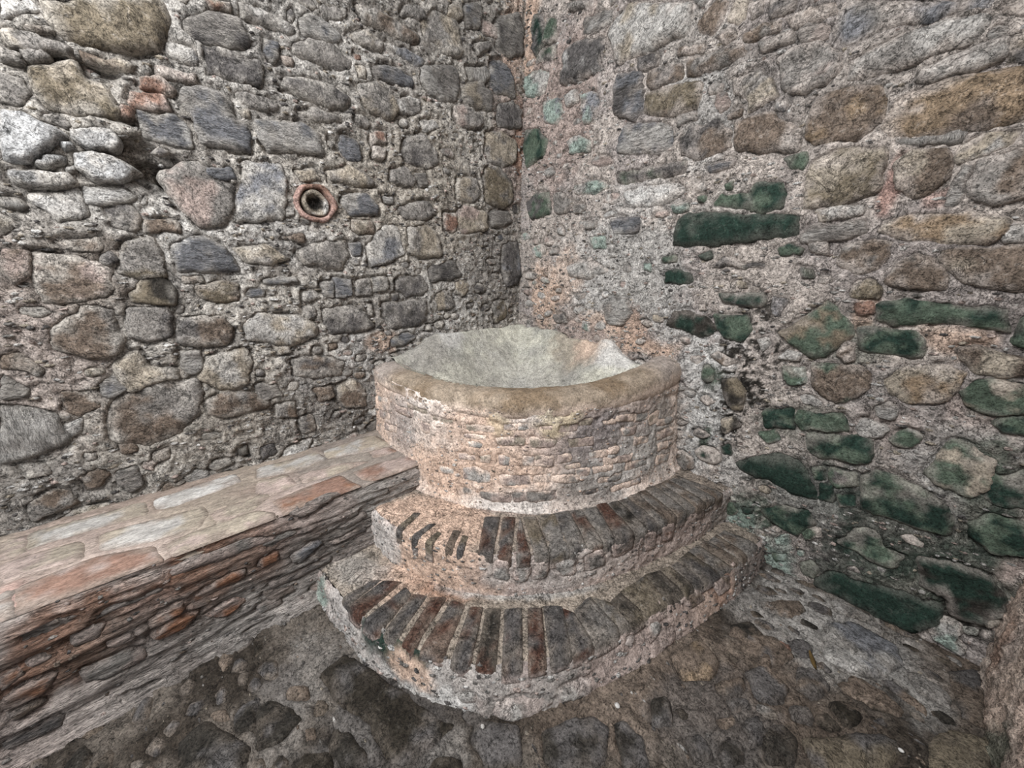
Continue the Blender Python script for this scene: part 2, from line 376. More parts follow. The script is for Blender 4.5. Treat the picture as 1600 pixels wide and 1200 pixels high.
BTOP = '''
t/p 56,-2737 41,-2687 191,-2659 196,-2713
t/l 39,-2679 55,-2344 187,-2332 174,-2426 170,-2534 173,-2658
l/w 67,-2317 35,-2008 149,-2005 190,-2239 175,-2310
t/p 222,-2708 230,-2517 367,-2500 366,-2596 358,-2685
t/l 231,-2477 279,-2158 343,-2148 436,-2178 402,-2355 361,-2463
r/p 411,-2648 389,-2475 454,-2316 574,-2305 604,-2408 609,-2509 582,-2617
p/l 403,-2677 410,-2655 581,-2624 586,-2646
t/p 461,-2290 454,-2180 462,-1991 515,-1945 609,-1977 608,-2164 562,-2267
r/O 432,-1932 411,-1803 400,-1628 568,-1599 618,-1630 600,-1758 560,-1915
r/p 416,-1575 420,-1388 449,-1233 564,-1226 594,-1287 532,-1562
p/t 271,-1788 283,-1599 361,-1454 373,-1571 357,-1789
r/p 246,-1419 261,-1313 361,-1289 352,-1424
l/t 53,-1930 68,-1628 188,-1628 203,-1814 170,-1950
l/t 69,-1610 49,-1336 77,-1303 283,-1279 238,-1429 188,-1616
p/t 195,-1954 220,-1828 345,-1817 374,-1930 310,-1973
p/t 349,-2140 335,-1978 338,-1905 436,-1996 465,-2136
'''
BFACE = '''
g -2642,425 -2582,427 -2512,415 -2509,396 -2571,397 -2637,407
g/d -2503,388 -2319,396 -2309,370 -2401,376 -2501,372
p/g -2302,453 -2059,441 -1948,414 -1951,391 -2120,398 -2302,419
O -2388,285 -2280,297 -2284,260 -2382,237
O/r -2262,289 -2131,336 -2078,325 -2094,281 -2202,268 -2259,269
O/p -2552,348 -2495,351 -2468,340 -2496,300 -2550,311
O/b -2383,203 -2324,240 -2247,220 -2295,182 -2373,189
O -2034,324 -1960,336 -1967,285 -2035,291
O/b -2709,232 -2641,253 -2595,244 -2645,178 -2718,180
p -2648,315 -2615,325 -2588,309 -2642,290
d/g -2625,-11 -2485,-27 -2396,-26 -2391,-49 -2537,-49 -2628,-37
d/b -2749,85 -2659,75 -2616,65 -2630,36 -2714,45 -2754,65
g/p -2564,214 -2440,191 -2409,135 -2488,129 -2561,146
l/g -2341,-137 -2129,-186 -2093,-242 -2287,-202
d/b -2369,44 -2245,29 -2192,-19 -2325,-11
g -2516,48 -2384,34 -2364,2 -2479,2
b/d -2731,163 -2663,161 -2644,140 -2712,131
O/b -2698,300 -2656,308 -2652,285 -2706,264
g/p -2489,279 -2424,266 -2418,239 -2481,239
l/g -2692,-27 -2569,-36 -2541,-68 -2661,-67
b/p -2517,-96 -2398,-103 -2377,-138 -2483,-137
p/O -2239,184 -2140,193 -2096,172 -2181,138
g/l -2158,43 -2014,33 -2012,-10 -2124,1
d/b -2586,431 -2548,433 -2516,419 -2580,416
l/n -1922,282 -1844,299 -1790,291 -1883,226 -1918,241
d/g -2021,188 -1860,176 -1762,186 -1759,166 -1913,149 -2015,165
g -1990,7 -1914,4 -1864,-41 -1967,-29
O -2045,327 -1993,335 -1955,333 -2008,298 -2050,295
g/p -2017,399 -1912,412 -1868,400 -1990,360
d/b -1778,261 -1624,276 -1580,246 -1729,233
g/l -1729,326 -1604,355 -1570,338 -1690,291
b/g -2056,156 -1944,128 -1920,98 -2036,116
p/g -1919,487 -1746,512 -1665,501 -1851,453
g/l -2080,110 -1985,104 -1980,74 -2070,63
n/l -1623,384 -1565,390 -1545,353 -1616,347
p/b -1875,66 -1803,72 -1785,45 -1860,28
'''
BASIN = '''
g/d 353,556 374,570 407,562 407,498 385,482 353,491
g/d 426,549 486,561 488,491 430,485
g 330,500 343,520 348,501 337,481
g 341,450 371,448 374,403 344,398
g/p 388,443 447,451 447,395 412,387 391,398
p/g 480,468 535,467 536,409 493,400 482,403
p/g 450,458 475,462 478,410 451,396
b/g 419,739 433,745 472,741 472,702 425,698
b/p 356,746 399,745 400,718 357,716
p/l 362,700 393,710 391,675 364,670
R/p 497,814 525,813 524,780 499,782
g/p 527,548 569,547 570,499 530,507
p/O 489,555 523,559 523,508 492,501
t/p 483,747 535,740 526,690 486,693
p/g 424,645 447,647 445,597 427,596
p/g 469,650 491,651 491,595 472,594
t/p 494,654 527,654 528,595 493,595
p/t 388,631 409,638 409,594 388,599
p/t 343,621 379,633 381,602 346,591
b/g 552,593 578,611 581,578 557,567
p/O 534,653 562,665 566,614 536,609
g/p 433,819 459,825 461,781 433,778
l/p 461,822 478,820 478,794 461,793
t/p 365,841 429,830 429,800 379,799
p/l 437,878 475,876 478,841 437,837
p/g 294,525 329,536 329,496 300,489
d/g 528,551 581,545 579,493 532,506
g/p 575,576 601,574 599,515 579,515
g/n 647,657 669,646 666,602 648,612
p/R 674,598 709,584 702,542 675,551
p/g 638,609 667,586 664,550 639,564
d/p 627,811 654,808 655,772 631,782
g/p 681,745 717,734 710,684 686,697
p/n 664,826 706,814 708,761 669,780
p/g 715,810 752,799 749,739 717,753
p/n 719,679 756,665 753,611 721,624
b/g 760,787 796,778 792,698 765,699
l/n 803,730 869,705 865,649 805,682
l/p 805,665 861,635 858,579 807,607
p/l 807,591 858,562 855,514 808,532
l/n 803,520 848,494 842,439 799,456
n/l 702,550 751,533 748,478 700,496
g/p 613,576 653,563 651,519 618,522
l/n 628,509 677,503 674,450 632,460
d/p 595,447 619,459 623,426 599,415
g/p 657,430 686,434 691,390 661,395
n/l 694,436 736,430 737,388 699,397
g/p 606,654 637,647 639,602 610,608
t/p 560,740 601,735 602,677 564,682
p/t 535,815 573,814 571,765 536,766
t/p 578,834 614,830 612,774 582,776
g/p 7,740 97,782 97,738 18,700
g/l 29,661 111,697 104,647 39,614
g/p 71,607 143,640 143,597 80,561
p/t 83,853 188,876 181,838 89,813
b/p 329,907 380,902 375,877 331,871
p/t 244,920 324,917 320,885 251,879
p/t 186,807 272,821 267,786 196,773
t/p 278,799 333,804 330,765 281,762
p/t 339,856 407,856 405,819 344,809
e/p 131,767 214,778 214,731 143,725
e/p 240,735 271,743 270,684 244,678
t/p 359,797 416,804 416,768 362,755
p/g 457,822 477,824 480,788 460,781
g/p 607,919 634,910 633,880 611,881
d/b 651,923 683,908 678,875 656,884
p/g 699,911 741,899 740,860 705,870
l/p 845,945 909,913 923,847 864,872
l/p 808,942 844,932 853,870 818,882
p/l 830,862 906,833 906,790 834,817
p/t 522,882 554,883 555,847 525,846
t/p 575,830 600,829 598,781 576,788
'''
LOWRISER = '''
d/l 403,54 428,64 427,34 404,25
l/d 440,50 471,48 471,-12 460,-25 440,6
l/g 450,340 466,284 466,217 455,231
g/p 387,193 397,193 397,125 384,123
l/g 458,51 471,52 499,20 471,-7 458,14
l/g 478,90 490,86 487,63 478,69
l 588,142 600,97 594,59 585,85
p/l 614,93 639,110 644,73 621,32
p/b 676,191 718,168 731,71 697,74
p/g 631,58 663,58 662,11 637,4
b/p 744,200 787,121 783,58 755,51
g/p 619,149 659,136 651,97 622,92
l/g 504,50 537,39 540,-15 506,12
'''
UPRISER = '''
l/g 480,334 503,314 501,227 483,221
p/l 458,313 477,298 478,223 458,226
g/l 517,295 544,316 550,223 522,216
g/l 555,321 588,332 595,236 561,227
p/g 599,360 633,354 637,259 607,250
p/g 662,338 693,318 694,222 668,225
p/r 702,349 731,332 733,218 709,232
l/g 461,325 480,309 478,210 461,213
l/p 432,337 451,326 452,214 429,237
'''
LOWB = '''
d/b 255,1845 267,1815 255,1927 239,1950
R/d 272,1813 297,1785 279,1972 255,1935
R/d 308,1808 320,1844 312,2035 285,1995
d/R 320,1833 342,1822 333,2045 315,2036
R 349,1824 369,1814 356,2018 340,2047
R/d 376,1820 396,1836 389,1992 362,2019
d/R 402,1840 419,1840 417,2065 396,2015
k/R 423,1836 442,1837 442,2058 421,2065
d/R 446,1840 469,1831 468,2054 447,2061
R/d 476,1831 495,1832 492,2060 473,2059
R/d 499,1826 519,1836 517,2060 498,2061
d/R 523,1837 532,1874 543,2022 521,2056
g/d 537,1866 558,1804 577,1951 548,2022
g/o 564,1800 583,1850 595,1927 582,1954
k/o 588,1847 604,1810 618,1924 598,1935
o/g 612,1802 654,1755 659,1877 623,1925
k/o 662,1751 684,1754 688,1833 663,1878
k/o 691,1754 705,1755 709,1824 692,1837
d/o 712,1755 728,1745 731,1821 712,1828
d/o 735,1746 758,1722 761,1833 732,1827
g/b 765,1724 787,1719 789,1836 764,1835
g/b 795,1722 811,1725 816,1882 792,1847
g/b 819,1729 841,1731 833,1916 817,1891
g/b 849,1737 865,1742 870,1914 838,1922
'''
UPB = '''
d/o 280,1597 291,1581 285,1702 273,1715
d/k 318,1648 330,1633 316,1744 305,1746
o/d 339,1682 347,1694 341,1750 329,1751
b/d 361,1658 374,1660 372,1792 361,1799
o/d 378,1684 388,1688 388,1791 378,1796
R/d 402,1520 431,1517 429,1783 408,1782
R/d 435,1511 459,1512 454,1778 434,1782
R/g 461,1642 466,1512 480,1784 460,1778
g/o 470,1511 495,1502 507,1775 485,1784
g/o 500,1502 528,1486 534,1770 510,1776
g/d 533,1487 557,1473 559,1760 538,1771
g/R 562,1475 584,1474 585,1754 563,1758
g/d 588,1475 615,1463 606,1735 589,1752
R/d 621,1461 639,1450 640,1727 612,1738
g/k 644,1454 666,1441 668,1717 644,1730
g/d 672,1441 694,1435 694,1716 672,1721
g/b 699,1434 722,1425 714,1711 696,1718
g/b 726,1429 747,1427 735,1708 717,1710
g/b 753,1428 776,1428 761,1703 740,1704
g/b 782,1429 800,1433 785,1707 764,1708
g/b 806,1435 823,1439 813,1709 789,1708
g/b 829,1441 845,1443 841,1711 818,1712
g/b 851,1437 860,1437 868,1722 845,1712
'''
P_LEFT = '''
-1608 2435 720 327 l .5
-2500 1160 164 387 p .5
-2338 1458 205 140 b .5
-2047 840 405 274 t .3
-1362 666 241 339 g .6
-997 934 596 194 l .6
-681 1291 382 262 w .4
-278 1506 256 417 g .5
-101 2445 187 637 p .6
-922 1932 543 430 t .4
-1607 1611 493 124 w .4
-1997 1485 273 81 w .3
-2095 1705 241 100 w .3
-2583 589 196 186 g .6
-1630 810 198 226 d .4
-1383 992 112 153 w .5
-1161 1060 108 65 e .6
-111 2949 93 418 e .5
-36 2341 52 243 O .6
'''
P_RIGHT = '''
69 2929 110 396 e .8
208 2459 243 425 p .8
422 2514 217 504 p .8
759 1515 523 280 w .6
268 1327 146 285 e .7
447 1426 180 222 e .5
925 1284 334 162 w .5
1032 1135 152 161 O .5
1085 1062 219 65 e .8
843 1174 302 90 e .6
616 1081 288 123 p .7
1073 1481 253 219 l .6
1298 1242 149 144 w .6
1514 761 136 454 w .9
1434 1043 105 144 w .7
1702 436 94 120 w .5
1312 2204 100 226 w .7
1207 2391 165 81 w .7
1096 2608 209 131 l .4
1671 1053 146 366 k .55
1657 876 75 208 k .6
1658 692 64 110 k .6
1871 435 165 106 k .4
2152 286 136 156 k .55
1898 292 138 132 k .6
2207 462 85 131 k .5
1800 155 93 164 m .9
1966 5 137 147 m .9
1884 36 58 86 w .6
1533 954 58 58 M .7
1544 573 32 116 M .8
2032 1828 31 100 P .9
2169 1768 49 35 P .6
2056 1347 43 78 e .6
2334 1279 93 57 e .7
2427 1028 91 99 p .7
2261 866 147 96 p .6
2427 897 94 105 l .5
2353 785 69 84 w .5
2207 563 351 459 g .35
2551 650 107 184 M .5
2470 722 77 85 M .5
2560 354 154 197 M .5
2404 240 182 179 M .5
2660 486 45 103 p .8
2018 451 225 201 G .55
2364 417 223 222 G .6
2265 194 146 164 G .55
2590 231 137 177 k .6
2609 540 73 133 G .65
2553 762 80 173 G .5
2474 835 90 105 M .6
2105 512 136 143 G .5
1822 292 117 108 M .5
2413 605 101 120 l .5
1920 814 150 106 M .4
2065 1213 123 83 M .45
2247 1085 106 66 M .35
2471 1090 86 94 M .5
1439 1793 186 120 l .4
2021 435 148 153 l .4
979 1903 252 139 w .4
1009 1661 391 108 l .5
1605 2300 530 249 g .4
'''
P_FLOOR = '''
1860 -871 224 283 b .6
1814 -1096 239 280 b .6
1690 -1324 193 213 b .5
2132 -271 246 340 l .6
2330 -237 170 220 l .5
2538 -242 86 204 l .5
2627 -73 107 271 b .5
2095 -724 164 284 b .6
2329 -743 180 229 b .5
2048 -993 188 236 d .5
910 -1943 194 121 g .5
1005 -2097 164 102 g .4
1186 -1901 151 109 g .4
912 -2076 119 73 d .4
1239 -1784 277 277 d .4
1981 -387 127 181 g .6
1488 -1731 94 95 g .5
'''
P_BTOP = '''
420 -2570 346 251 p .4
448 -2209 344 258 t .5
323 -1507 468 342 g .4
569 -1828 257 175 p .6
511 -2386 247 196 p .5
528 -2632 154 61 P .6
'''
P_BFACE = '''
-2187 353 244 197 O .8
-2538 327 150 173 O .7
-2667 225 65 111 O .6
-2346 285 125 125 p .4
-2502 296 103 114 b .4
-1618 363 250 244 g .5
-1808 248 161 194 g .4
-1480 447 275 150 l .4
-2055 265 263 212 g .4
-2311 -4 289 311 g .5
-2043 48 229 242 l .4
-1851 511 224 162 p .5
'''
P_BASIN = '''
1022 714 343 212 e .6
630 627 294 202 e .7
515 739 361 173 w .4
182 689 295 258 e .6
376 665 211 165 n .4
766 486 180 159 e .8
1022 543 203 147 e .6
1231 888 178 95 w .5
1295 727 155 99 p .5
1239 561 123 103 e .5
1150 381 224 59 w .6
1453 716 210 170 p .6
1587 830 159 168 p .6
1673 716 274 183 n .5
1868 603 234 234 w .6
2045 631 186 314 l .6
1688 503 229 125 w .6
1892 881 130 218 p .5
1462 546 104 141 g .5
1537 429 274 107 g .5
1022 681 97 205 e .6
1352 837 126 97 y .5
1084 818 61 64 y .4
'''
P_LOWR = '''
1071 104 131 70 l .6
1167 17 139 45 g .7
1296 63 106 77 l .5
1450 44 106 81 p .5
1605 90 127 97 p .6
1853 92 198 157 e .5
1965 126 93 150 O .4
1736 142 130 196 p .6
709 52 89 272 l .6
600 69 82 144 w .5
899 35 122 106 w .7
1009 14 68 58 w .8
853 115 108 77 G .9
746 119 37 84 G .7
922 128 37 49 G .8
896 80 79 54 e .8
482 71 46 68 m .8
2083 98 96 107 g .5
'''
P_UPR = '''
979 295 200 154 e .9
792 221 180 188 e .9
594 198 120 233 w .6
1137 284 134 104 p .6
1114 316 66 101 w .5
1343 258 151 114 l .5
1550 298 159 127 l .4
1818 294 219 188 p .5
2070 303 232 204 p .5
2234 187 133 218 l .5
'''
P_LOWT = '''
774 1786 191 124 e .8
929 1793 137 59 O .5
1160 1777 277 44 w .6
1325 1764 142 51 l .6
567 1826 141 99 l .5
'''
P_UPT = '''
817 1612 259 201 e .95
996 1638 109 136 e .8
636 1631 122 131 e .7
1150 1477 190 45 p .6
'''
HOLES_LEFT = [(-2.05, 1.875, .17, .10, .09), (-1.456, 1.808, .085, .085, .07), (-2.03, 1.86, .10, .05, .08), (-1.98, 1.835, .07, .045, .07), (-2.04, 2.02, .10, .02, .05), (-2.16, 2.16, .12, .03, .05)]
HOLES_RIGHT = []


# ------------------------------------------------------------------ noise
def _h(ix, iy, iz, s):
    n = (ix * 374761393 + iy * 668265263 + iz * 2147483647 + s * 1274126177) & 0xFFFFFFFF
    n = ((n ^ (n >> 13)) * 1274126177) & 0xFFFFFFFF
    n = ((n ^ (n >> 16)) * 2246822519) & 0xFFFFFFFF
    return ((n ^ (n >> 15)) & 0xFFFFFF) / 8388607.5 - 1
def vn(P, f, s=0):
    """value noise of points P (N,3) at f cycles per metre, -1..1"""
    Q = P * np.asarray(f, float); i = np.floor(Q).astype(np.int64); t = Q - i; t = t * t * (3 - 2 * t)
    x, y, z = i.T; a, b, c = t.T; r = 0
    for dx in (0, 1):
        for dy in (0, 1):
            for dz in (0, 1):
                r = r + (a if dx else 1 - a) * (b if dy else 1 - b) * (c if dz else 1 - c) * _h(x + dx, y + dy, z + dz, s)
    return r
def fbm(P, f, s=0, o=3):
    r = 0; a = 1.0; w = 0; f = np.asarray(f, float)
    for k in range(o): r = r + a * vn(P, f * 2.03 ** k, s + k * 17); w += a; a *= .55
    return r / w
def ridge(P, f, s=0, o=2):
    r = 0; a = 1.0; w = 0; f = np.asarray(f, float)
    for k in range(o): r = r + a * (1 - 2 * np.abs(vn(P, f * 2.1 ** k, s + k * 31))); w += a; a *= .5
    return r / w
def sstep(a, b, x): t = np.clip((x - a) / (b - a), 0, 1); return t * t * (3 - 2 * t)

# ------------------------------------------------------------------ colours (as seen in flat light, 0..255)
PAL = dict(g=(126, 122, 118), l=(164, 161, 157), w=(188, 186, 183), d=(90, 87, 86), n=(116, 117, 121), b=(110, 98, 88), t=(150, 141, 128),
           o=(112, 103, 89), r=(132, 106, 94), p=(162, 147, 140), G=(36, 53, 46), M=(78, 90, 78), k=(50, 47, 43), B=(134, 117, 98), O=(134, 97, 76),
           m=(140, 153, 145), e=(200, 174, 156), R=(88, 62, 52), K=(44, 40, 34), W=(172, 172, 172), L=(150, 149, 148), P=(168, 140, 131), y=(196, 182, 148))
def lin(c): c = np.asarray(c, float) / 255; return np.where(c < .04045, c / 12.92, ((c + .055) / 1.055) ** 2.4)
PL_ = {k: lin(v) for k, v in PAL.items()}

# ------------------------------------------------------------------ materials
def masonry(name, fine=(1, 1, 1), contrast=1.0, bump=.9, rough=.93, scale=1.0, limy=.6, cracks=1.0):
    m = bpy.data.materials.new(name); m.use_nodes = True; nt = m.node_tree; N = nt.nodes; Lk = nt.links
    bs = N['Principled BSDF']; bs.inputs['Roughness'].default_value = rough; bs.inputs['Specular IOR Level'].default_value = .18
    at = N.new('ShaderNodeAttribute'); at.attribute_name = 'Col'
    ge = N.new('ShaderNodeNewGeometry'); mp = N.new('ShaderNodeMapping'); mp.inputs['Scale'].default_value = fine; Lk.new(ge.outputs['Position'], mp.inputs['Vector'])
    def noise(sc, det, ro, dist=0):
        n = N.new('ShaderNodeTexNoise'); n.inputs['Scale'].default_value = sc * scale; n.inputs['Detail'].default_value = det; n.inputs['Roughness'].default_value = ro
        n.inputs['Distortion'].default_value = dist; Lk.new(mp.outputs[0], n.inputs['Vector']); return n.outputs['Fac']
    def rng_(fac, a, b, lo, hi):
        r = N.new('ShaderNodeMapRange'); r.inputs[1].default_value = a; r.inputs[2].default_value = b; r.inputs[3].default_value = lo; r.inputs[4].default_value = hi; Lk.new(fac, r.inputs[0]); return r.outputs[0]
    def math_(op, a, b):
        q = N.new('ShaderNodeMath'); q.operation = op
        for k, x in enumerate((a, b)):
            if isinstance(x, (int, float)): q.inputs[k].default_value = x
            else: Lk.new(x, q.inputs[k])
        return q.outputs[0]
    n1 = noise(24, 8, .72, .5); n2 = noise(95, 5, .72); n3 = noise(190, 3, .6, .3); n4 = noise(7.5, 7, .62, .8); n5 = noise(48, 6, .7, .6)
    c = contrast
    f1 = rng_(n1, .3, .7, 1 - .52 * c, 1 + .48 * c); f2 = rng_(n2, .36, .64, 1 - .42 * c, 1 + .34 * c); f3 = rng_(n3, .34, .45, 1 - .5 * c, 1)
    ck = math_('MULTIPLY', rng_(math_('ABSOLUTE', math_('SUBTRACT', n4, .5), 0), 0, .011, 1 - .62 * c * cracks, 1), rng_(math_('ABSOLUTE', math_('SUBTRACT', noise(17, 6, .65, 1.2), .47), 0), 0, .010, 1 - .45 * c * cracks, 1))
    pit = rng_(n5, .33, .40, 1 - .6 * c, 1)
    fac = math_('MULTIPLY', math_('MULTIPLY', math_('MULTIPLY', f1, f2), math_('MULTIPLY', f3, ck)), pit)
    lime = N.new('ShaderNodeMix'); lime.data_type = 'RGBA'; lime.inputs[7].default_value = (*lin((178, 172, 165)), 1); Lk.new(at.outputs['Color'], lime.inputs[6])
    Lk.new(rng_(n5, .56, .70, 0, .75 * limy), lime.inputs[0])
    mx = N.new('ShaderNodeVectorMath'); mx.operation = 'SCALE'; Lk.new(lime.outputs[2], mx.inputs[0]); Lk.new(fac, mx.inputs['Scale'])
    Lk.new(mx.outputs[0], bs.inputs['Base Color'])
    bp = N.new('ShaderNodeBump'); bp.inputs['Strength'].default_value = bump; bp.inputs['Distance'].default_value = .019
    Lk.new(math_('ADD', math_('ADD', math_('MULTIPLY', n1, .9), math_('MULTIPLY', n2, .42)), math_('ADD', math_('MULTIPLY', ck, .25 * cracks), math_('MULTIPLY', pit, .3))), bp.inputs['Height']); Lk.new(bp.outputs[0], bs.inputs['Normal'])
    return m
M_STONE = masonry('rough_stone', limy=.5)
M_LAYER = masonry('layered_stone', (1, 1, 3.6), 1.05, 1.0, limy=.7)
M_GRAIN = masonry('upright_grained_stone', (3.4, 3.4, .7), 1.0, 1.0)
M_MOSS = masonry('algae_covered_stone', contrast=.9, bump=.8, limy=.12, cracks=.6)
M_MORTAR = masonry('lime_mortar', contrast=1.1, bump=1.0, limy=.5)
M_BRICK = masonry('old_brick', contrast=.95, bump=.9, limy=.35)
M_FLOOR = masonry('dirty_cobble', contrast=1.0, bump=.8, limy=.12)
M_PLASTER = masonry('limewashed_plaster', contrast=.78, bump=.85, limy=.5)
M_RIM = masonry('worn_rim_plaster', contrast=.72, bump=.7, limy=.25, cracks=.7)
M_SMOOTH = masonry('worn_plaster', contrast=.6, bump=.55, limy=.3, cracks=.4)
M_DRAG = masonry('streaked_bench_plaster', (2.6, .55, 3.0), 1.1, 1.0, limy=.4)
M_SLAB = masonry('worn_bench_brick', (2.0, .55, 2.0), .7, .5, limy=.3, cracks=.5)

# ------------------------------------------------------------------ surfaces: (u, v, w) -> point, w = out of the surface
R0 = 1.46; ZL, ZU, ZB, BW, X3 = .15, .36, .50, .568, 2.70
TB = {k: np.array(v, float) for k, v in dict(
    lowb=[(0, 1.90), (18, 1.936), (25, 2.027), (32, 2.09), (41, 2.155), (46, 2.17), (50, 2.14), (57, 2.06), (61, 2.026), (66.6, 1.99), (73, 1.95), (82, 1.95), (92, 1.95)],
    lowt=[(0, 1.86), (20, 1.92), (27, 2.01), (35, 2.07), (42, 2.10), (47, 2.09), (52, 2.06), (60, 1.95), (67, 1.90), (73, 1.89), (80, 1.91), (92, 1.92)],
    up=[(0, 1.58), (20, 1.65), (30, 1.76), (40, 1.795), (46, 1.79), (55, 1.76), (61, 1.735), (70, 1.70), (78, 1.695), (92, 1.73)],
    bb=[(0, 1.27), (20, 1.38), (30, 1.43), (40, 1.47), (50, 1.49), (60, 1.48), (75, 1.44), (92, 1.42)],
    bt=[(0, 1.23), (20, 1.33), (30, 1.41), (40, 1.46), (50, 1.47), (60, 1.45), (75, 1.40), (92, 1.34)]).items()}
def tab(k, phi): t = TB[k]; return sum(np.interp(phi + a, t[:, 0], t[:, 1]) for a in np.linspace(-4, 4, 9)) / 9
def R_basin(phi, z): t = np.clip((z - ZU) / (.83 - ZU), 0, 1); return tab('bb', phi) * (1 - t) + tab('bt', phi) * t
def R_low(phi, z): t = np.clip(z / ZL, 0, 1); return tab('lowb', phi) * (1 - t) + tab('lowt', phi) * t
def R_up(phi, z): return tab('up', phi)
def pol(r, phi, z): a = np.radians(phi); return np.stack([r * np.sin(a), -r * np.cos(a), z + 0 * phi], -1)
def S3(x, y, z): x, y, z = np.broadcast_arrays(x, y, z); return np.stack([x, y, z], -1)
MAPS = dict(
    left=lambda u, v, w: S3(w, u, v), right=lambda u, v, w: S3(u, -w, v), floor=lambda u, v, w: S3(u, v, w),
    btop=lambda u, v, w: S3(u, v, ZB + w), bface=lambda u, v, w: S3(BW + w, u, v), near=lambda u, v, w: S3(X3 - w, u, v),
    basin=lambda u, v, w: pol(R_basin(np.degrees(u / R0), v) + w, np.degrees(u / R0), v),
    lowr=lambda u, v, w: pol(R_low(np.degrees(u / R0), v) + w, np.degrees(u / R0), v),
    upr=lambda u, v, w: pol(R_up(np.degrees(u / R0), v) + w, np.degrees(u / R0), v),
    lowt=lambda u, v, w: pol(v, np.degrees(u / R0), ZL + w), upt=lambda u, v, w: pol(v, np.degrees(u / R0), ZU + w))
MID = dict(left=(-1, 1), right=(1, 1), floor=(1, -1), btop=(.3, -2), bface=(-2, .3), near=(-.5, .5), basin=(1.1, .6), lowr=(1.1, .05), upr=(1.1, .3), lowt=(1.1, 1.9), upt=(1.1, 1.6))
def flip_of(k):
    f = MAPS[k]; u, v = (np.array([x]) for x in MID[k]); e = 1e-4; p = f(u, v, np.zeros(1))[0]
    du = f(u + e, v, np.zeros(1))[0] - p; dv = f(u, v + e, np.zeros(1))[0] - p; dw = f(u, v, np.full(1, e))[0] - p
    return np.dot(np.cross(du, dv), dw) < 0
FLIP = {k: flip_of(k) for k in MAPS}

# ------------------------------------------------------------------ mesh helpers
def link(name, P, F, col, mat, parent=None, kind=None, smooth=True, centre=False):
    """P (N,3) world points, F list/array of faces (all tris or all quads)"""
    P = np.asarray(P, float); F = np.asarray(F, np.int32); n, k = F.shape
    o_ = P.mean(0) if centre else np.zeros(3)
    me = bpy.data.meshes.new(name); me.vertices.add(len(P)); me.vertices.foreach_set('co', (P - o_).astype(np.float32).ravel())
    me.loops.add(n * k); me.loops.foreach_set('vertex_index', F.ravel()); me.polygons.add(n)
    me.polygons.foreach_set('loop_start', np.arange(0, n * k, k, dtype=np.int32))
    me.update(calc_edges=True); me.validate()
    if smooth: me.polygons.foreach_set('use_smooth', np.ones(len(me.polygons), bool))
    a = me.attributes.new('Col', 'FLOAT_COLOR', 'POINT'); c4 = np.ones((len(P), 4), np.float32); c4[:, :3] = np.clip(col, .004, .95); a.data.foreach_set('color', c4.ravel())
    me.materials.append(mat); o = bpy.data.objects.new(name, me); COL.objects.link(o); o.location = o_
    if parent is not None:
        o.parent = parent; o.matrix_parent_inverse = Matrix.Translation(-parent.location)
    if kind: o['kind'] = kind
    return o
def thing(name, label, cat, loc=(0, 0, 0), group=None):
    o = bpy.data.objects.new(name, None); COL.objects.link(o); o.location = loc; o['label'] = label; o['category'] = cat
    if group: o['group'] = group
    return o
def quads(nu, nv, flip):
    i = np.arange(nu * nv).reshape(nu, nv); q = np.stack([i[:-1, :-1], i[1:, :-1], i[1:, 1:], i[:-1, 1:]], -1).reshape(-1, 4)
    return q[:, ::-1] if flip else q
def sdist(U, poly):
    """signed distance of points U (N,2) to a closed polygon, negative inside"""
    A = poly; B = np.roll(poly, -1, 0); d2 = np.full(len(U), 1e9); ins = np.zeros(len(U), bool)
    for a, b in zip(A, B):
        e = b - a; L2 = e @ e + 1e-12; w = U - a; t = np.clip((w @ e) / L2, 0, 1); q = w - t[:, None] * e; d2 = np.minimum(d2, (q * q).sum(1))
        c = (a[1] > U[:, 1]) != (b[1] > U[:, 1])
        if c.any(): ins ^= c & (U[:, 0] < (b[0] - a[0]) * (U[:, 1] - a[1]) / (b[1] - a[1] + 1e-15) + a[0])
    d = np.sqrt(d2); return np.where(ins, -d, d)
def outline(pts, spacing, seed, jit=1.0, square=False, grow=.009):
    p = np.asarray(pts, float)
    r = .07 if square else .09
    ar = np.sum(p[:, 0] * np.roll(p[:, 1], -1) - p[:, 1] * np.roll(p[:, 0], -1)); tg = np.roll(p, -1, 0) - np.roll(p, 1, 0)
    nn = np.stack([tg[:, 1], -tg[:, 0]], -1) / (np.linalg.norm(tg, axis=1)[:, None] + 1e-9); p = p + nn * (grow if ar > 0 else -grow)
    q = np.empty((2 * len(p), 2)); nx = np.roll(p, -1, 0); q[0::2] = p * (1 - r) + nx * r; q[1::2] = p * r + nx * (1 - r); p = q
    seg = np.linalg.norm(np.roll(p, -1, 0) - p, axis=1); cum = np.r_[0, np.cumsum(seg)]; n = max(8, int(cum[-1] / spacing))
    t = np.linspace(0, cum[-1], n, endpoint=False); cl = np.vstack([p, p[:1]])
    p = np.stack([np.interp(t, cum, cl[:, k]) for k in (0, 1)], -1)
    P3 = np.c_[p, np.full(n, seed * 1.37)]
    p = p + jit * np.stack([.009 * vn(P3, 18, 3) + .005 * vn(P3, 55, 5), .009 * vn(P3, 18, 11) + .005 * vn(P3, 55, 13)], -1)
    return p
def parse(block):
    for l in block.strip().splitlines():
        a = l.split(); yield a[0], np.array([[float(x) for x in q.split(',')] for q in a[1:]])
MORT = lin((158, 148, 140))
